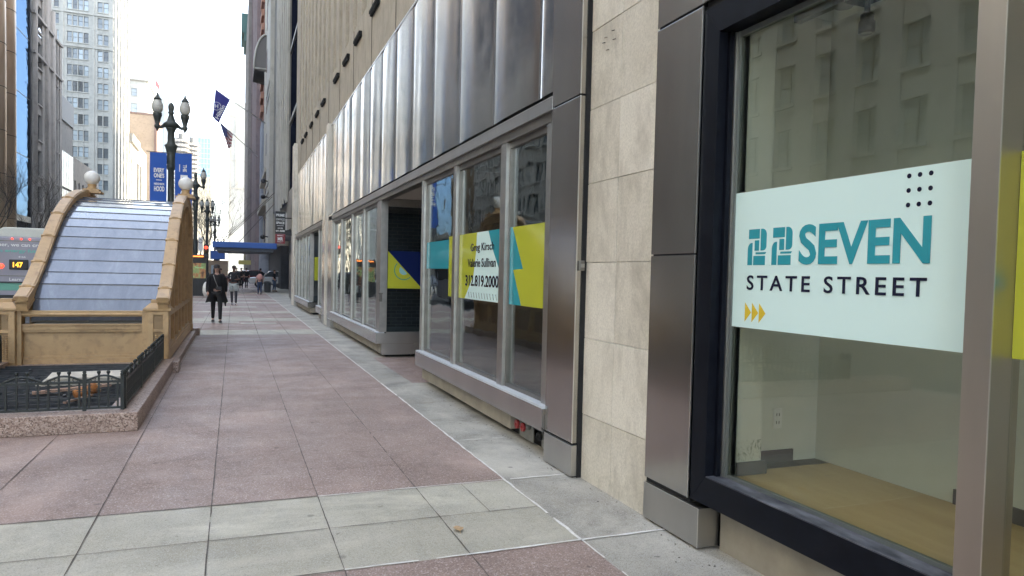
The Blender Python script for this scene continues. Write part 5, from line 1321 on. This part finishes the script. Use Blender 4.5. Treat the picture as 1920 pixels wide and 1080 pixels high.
# ---------------------------------------------------------------- people
def skin(name, J, E_, mt, parent, lvl=1, root=0):
    me = bpy.data.meshes.new(name); names = list(J)
    me.from_pydata([J[k][0] for k in names], [(names.index(a), names.index(b)) for a, b in E_], [])
    ob = bpy.data.objects.new(name, me); COL.objects.link(ob)
    sk = ob.modifiers.new('s', 'SKIN'); sk.use_smooth_shade = True; sk.branch_smoothing = .3
    for i, k in enumerate(names):
        r_ = J[k][1]; r_ = r_ if isinstance(r_, tuple) else (r_, r_); me.skin_vertices[0].data[i].radius = r_
        me.skin_vertices[0].data[i].use_root = (i == root)
    sb = ob.modifiers.new('u', 'SUBSURF'); sb.levels = lvl; sb.render_levels = lvl
    dg = bpy.context.evaluated_depsgraph_get(); dg.update()
    m2 = bpy.data.meshes.new_from_object(ob.evaluated_get(dg)); bpy.data.objects.remove(ob)
    m2.materials.clear(); m2.materials.append(mt); m2.name = name
    o = bpy.data.objects.new(name, m2); COL.objects.link(o); o.parent = parent; OFF[o.name] = Vector((0,0,0)); return o
m_skinl = flat('skin_light', (.50,.31,.24), .55); m_skind = flat('skin_dark', (.12,.06,.04), .55)
def cloth(name, c): return M(name, c, tuple(x*.7 for x in c), 8, .85)
def person(x, y, rz, label, skinm, H=1.68, stride=.18, top=(.02,.02,.022), legs=(.02,.02,.022), shoe=(.03,.03,.03), hair=(.03,.02,.015), hairlen=.0, coat=None, shorts=None, shade=False, armswing=.12, detail=True, lean=0, sole=None, elbow=None):
    t = thing('person', (0,0,0), label, 'person'); s = H/1.7
    V = lambda a, b, c_: (a*s, b*s, c_*s)
    f = -1  # faces -Y
    J = {'pel': (V(0,0,.95), (.135*s,.10*s)), 'wst': (V(0,0,1.08), (.12*s,.09*s)), 'chest': (V(0,-.005,1.27), (.15*s,.105*s)), 'shc': (V(0,0,1.40), (.10*s,.075*s)), 'neck': (V(0,0,1.475), .048*s), 'head0': (V(0,-.015,1.545), (.062*s,.07*s)), 'head1': (V(0,-.01,1.625), (.075*s,.09*s)), 'head2': (V(0,-.0,1.68), (.05*s,.06*s))}
    E_ = [('pel','wst'),('wst','chest'),('chest','shc'),('shc','neck'),('neck','head0'),('head0','head1'),('head1','head2')]
    LG = {}
    for sd, nm in ((1,'l'),(-1,'r')):
        st = stride*sd
        J['hip'+nm] = (V(.085*sd, -st*.1, .88), .085*s); J['kn'+nm] = (V(.09*sd, -st*.75-.02, .50), .056*s); J['ank'+nm] = (V(.09*sd, -st*1.2+(.05 if st < 0 else 0), .09+(.03 if st < 0 else 0)), .038*s)
        a = J['ank'+nm][0]; J['toe'+nm] = ((a[0], a[1]-.15*s, .035*s), .034*s)
        E_ += [('pel','hip'+nm),('hip'+nm,'kn'+nm),('kn'+nm,'ank'+nm),('ank'+nm,'toe'+nm)]
        sw = -armswing*sd
        el = (V(.235*sd, -sw*.3+.03, 1.13)); wr = (V(.25*sd, -sw-.06, .90))
        if elbow and elbow[0] == sd: el = V(*elbow[1]); wr = V(*elbow[2])
        J['sh'+nm] = (V(.175*sd, 0, 1.395), .055*s); J['el'+nm] = (el, .042*s); J['wr'+nm] = (wr, .028*s)
        d = (Vector(wr)-Vector(el)).normalized(); pm = Vector(wr)+d*.06*s; J['pm'+nm] = (tuple(pm), (.036*s,.020*s))
        E_ += [('shc','sh'+nm),('sh'+nm,'el'+nm),('el'+nm,'wr'+nm),('wr'+nm,'pm'+nm)]
        if detail:
            ax = Vector((0,1,0))
            for i, (o_, ln) in enumerate(((-.028,.06),(-.010,.072),(.010,.068),(.027,.055))):
                k1 = 'f%d%s' % (i, nm); J[k1] = (tuple(pm+ax*o_*s+d*ln*.6*s), .009*s); J[k1+'b'] = (tuple(pm+ax*o_*s+d*ln*s+Vector((-.012*sd,-.004,0))), .007*s)
                E_ += [('pm'+nm, k1), (k1, k1+'b')]
            J['th'+nm] = (tuple(Vector(wr)+d*.045*s+Vector((-.01*sd,-.045*s,0))), .010*s); E_ += [('wr'+nm,'th'+nm)]
    body = skin('body', J, E_, skinm, t)
    def sub(keys, edges, extra, name, mt, lvl=1):
        JJ = {}
        for k in keys:
            r_ = J[k][1]; r_ = r_ if isinstance(r_, tuple) else (r_, r_); e = extra.get(k, extra['*']); JJ[k] = (J[k][0], (r_[0]+e*s, r_[1]+e*s))
        return skin(name, JJ, edges, mt, t, lvl)
    # head features
    hz = 1.60*s
    g = MB(); g.prism([(-.010,-.02),(.010,-.02),(.006,.025),(-.006,.025)], (0,-.108*s,hz), (1,0,0), (0,0,1), .02); g.build('nose', skinm, t)
    g = MB(); g.box(-.022*s,.022*s,-.100*s,-.092*s,hz-.042*s,hz-.034*s); g.build('mouth', flat('lips', (.25,.08,.07)), t)
    if shade:
        g = MB(); g.box(-.075*s,.075*s,-.115*s,-.085*s,hz+.01*s,hz+.045*s); g.bar((-.078*s,-.09*s,hz+.035*s),(-.08*s,0,hz+.035*s),.008); g.bar((.078*s,-.09*s,hz+.035*s),(.08*s,0,hz+.035*s),.008); g.build('sunglasses', k_blackp, t)
    else:
        g = MB(); g.ball((-.03*s,-.098*s,hz+.025*s), .010*s, 8); g.ball((.03*s,-.098*s,hz+.025*s), .010*s, 8); g.build('eyes', k_blackp, t)
    g = MB()
    for sd in (-1, 1): g.ball((sd*.080*s,0,hz+.01*s), .022*s, 8, sc=(.4,.8,1.2))
    g.build('ears', skinm, t)
    hm = flat('hair_%d' % int(hair[0]*1000), hair, .6)
    g = MB(); g.ball((0,.018*s,1.655*s), .098*s, 18, sc=(.93,1.0,.82))
    if hairlen: 
        g.ball((0,.062*s,(1.60-hairlen*.25)*s), .10*s, 14, sc=(.9,.55,1+hairlen*3))
        for sd in (-1,1): g.ball((sd*.075*s,.01*s,(1.57-hairlen*.25)*s), .04*s, 10, sc=(.7,1.2,2+hairlen*5))
    g.build('hair', hm, t, smooth=True)
    arms = ['shl','ell','shr','elr']; tm = cloth('cloth_top_%d%d' % (int(top[0]*999), int(top[2]*999)), top); lm = cloth('cloth_leg_%d%d' % (int(legs[0]*999), int(legs[2]*999)), legs)
    sub(['pel','wst','chest','shc']+arms, [('pel','wst'),('wst','chest'),('chest','shc'),('shc','shl'),('shl','ell'),('shc','shr'),('shr','elr')], {'*':.014,'shc':.018}, 'shirt', tm)
    sub(['pel','hipl','knl','ankl','hipr','knr','ankr'], [('pel','hipl'),('hipl','knl'),('knl','ankl'),('pel','hipr'),('hipr','knr'),('knr','ankr')], {'*':.012}, 'trousers', lm)
    if shorts: sub(['pel','hipl','hipr'], [('pel','hipl'),('pel','hipr')], {'*':.03}, 'shorts', cloth('shorts', shorts)); 
    if shorts:
        for sd, nm in ((1,'l'),(-1,'r')):
            h_ = Vector(J['hip'+nm][0]); k_ = Vector(J['kn'+nm][0]); g = MB(); g.tube([h_, h_.lerp(k_,.4), h_.lerp(k_,.72)], [.105*s,.115*s,.12*s], 14); g.build('shorts_leg', bpy.data.materials['shorts'], t)
    for nm in ('l','r'):
        a = Vector(J['ank'+nm][0]); o_ = Vector(J['toe'+nm][0])
        g = MB(); g.ball((a.x, (a.y+o_.y)/2+.01, max(.045, o_.z+.02)), .06*s, 14, sc=(.8,2.3,.85)); sh_ = g.build('shoe', flat('shoe_%d' % int(shoe[0]*999), shoe, .5), t)
        if sole: MB().ball((a.x, (a.y+o_.y)/2+.01, .022), .062*s, 12, sc=(.85,2.35,.35)).build('sole', flat('sole', sole), sh_)
    if coat:
        cm = cloth('coat_cloth', coat)
        g = MB(); n_ = 20
        ringz = [(1.44,.13,.10),(1.36,.20,.13),(1.2,.20,.15),(1.0,.20,.16),(.8,.24,.19),(.62,.29,.22)]
        vs = []
        for j, (z, rx, ry) in enumerate(ringz):
            for i in range(n_):
                a = R(-62+ (360-56)*i/(n_-1)); rad = 1+.05*math.sin(i*1.9)*(j/5)
                vs.append((rx*math.cos(a)*rad*s, (ry*math.sin(a)*rad+.02)*s, z*s-.02*math.sin(i)*(j/5)))
        m0 = len(vs); vs += [(x_*1.05, y_*1.05, z_) for x_, y_, z_ in vs]; fs = []
        for j in range(len(ringz)-1):
            for i in range(n_-1):
                k = j*n_+i; fs += [(k, k+1, k+n_+1, k+n_), (m0+k+n_, m0+k+n_+1, m0+k+1, m0+k)]
        g.add(vs, fs, 0, True); g.build('coat', cm, t)
        sub(['shl','ell','wrl'], [('shl','ell'),('ell','wrl')], {'*':.028}, 'coat_sleeve', cm); sub(['shr','elr','wrr'], [('shr','elr'),('elr','wrr')], {'*':.028}, 'coat_sleeve', cm)
    t.location = (x, y, 0); t.rotation_euler = (0,0,rz)
    return t, s
t, s = person(-.47, 22.6, R(4), 'woman in a long black coat and sunglasses walking towards the camera with a white bag', m_skinl, 1.70, .13, coat=(.008,.008,.010), hair=(.02,.012,.010), hairlen=.3, shade=True, sole=(.6,.6,.6))
g = MB(); g.ball((-.27,.07,.98), .15, 16, sc=(.75,.6,1.6)); g.build('tote_bag', M('tote_canvas', (.80,.80,.77), (.7,.7,.67), 7, .85), t)
g = MB(); g.box(-.03,.13,-.19,-.13,.98,1.08); g.build('waist_bag', flat('waist_bag', (.03,.03,.032), .5), t, bevel=.01)
g = MB(); g.tube([(.02,-.16,1.07),(-.05,-.155,1.25),(-.10,-.12,1.42)], .010, 6); g.build('bag_strap', flat('strap_grey', (.30,.30,.29)), t)
g = MB(); g.tube([(.235,.0,.60),(.24,-.02,.50)], [.03,.012], 8); g.build('dangling_belt', k_blackp, t)
t, s = person(.0, 33.8, R(-3), 'man in a dark T-shirt and pale shorts over dark leggings walking behind the woman', m_skind, 1.72, .12, top=(.02,.022,.03), legs=(.07,.07,.08), shoe=(.5,.48,.5), shorts=(.42,.46,.46), elbow=(1,(.24,.0,1.14),(.10,-.2,1.12)))
g = MB(); g.tube([(.12,-.12,1.40),(-.02,-.15,1.2),(-.13,-.12,1.05)], .012, 6); g.build('bag_strap', k_blackp, t)
t, s = person(1.52, 48.0, R(182), 'person with a pink backpack and blue jeans walking away from the camera', m_skinl, 1.45, .10, top=(.42,.25,.25), legs=(.05,.08,.16), hair=(.01,.01,.012), hairlen=.15, detail=False)
g = MB(); g.ball((0,-.0,1.12), .16, 14, sc=(1,.6,1.25)); g.v = [(x_, y_+.17, z_) for x_, y_, z_ in g.v]; g.build('backpack', flat('backpack_pink', (.62,.32,.28), .7), t)
t, s = person(2.72, 54.2, R(60), 'man in black top and blue jeans standing by the dark column', m_skinl, 1.55, .02, top=(.012,.012,.014), legs=(.05,.09,.17), hair=(.10,.05,.02), shoe=(.12,.08,.05), detail=False)
t, s = person(-.62, 36.5, R(0), 'person in a maroon top mostly hidden between the walking woman and man', m_skinl, 1.6, .08, top=(.12,.02,.02), legs=(.03,.03,.04), hair=(.05,.02,.02), detail=False)
for i, (x, y, lb) in enumerate(((.55,62,'dark clothed walker under the canopy, left one of the far pair'), (.95,63,'dark clothed walker under the canopy, right one of the far pair'), (.2,68,'distant walker in black just right of the man in shorts'), (1.9,58,'dark clothed walker ahead of the person with the pink backpack'))):
    person(x, y, R(170*(i % 2)), lb, m_skinl, 1.65, .1, top=(.015,.015,.02), legs=(.02,.02,.03), detail=False)

# ---------------------------------------------------------------- the air
hz_ = bpy.data.materials.new('air'); hz_.use_nodes = True; n = hz_.node_tree; n.nodes.clear()
out = n.nodes.new('ShaderNodeOutputMaterial'); pv = n.nodes.new('ShaderNodeVolumePrincipled')
pv.inputs['Color'].default_value = (.92,.95,1,1); pv.inputs['Density'].default_value = .00035
n.links.new(pv.outputs[0], out.inputs['Volume'])
hb = MB().box(-155, 155, -135, 725, -1.7, 136).build('haze', hz_); tag(hb, kind='stuff')
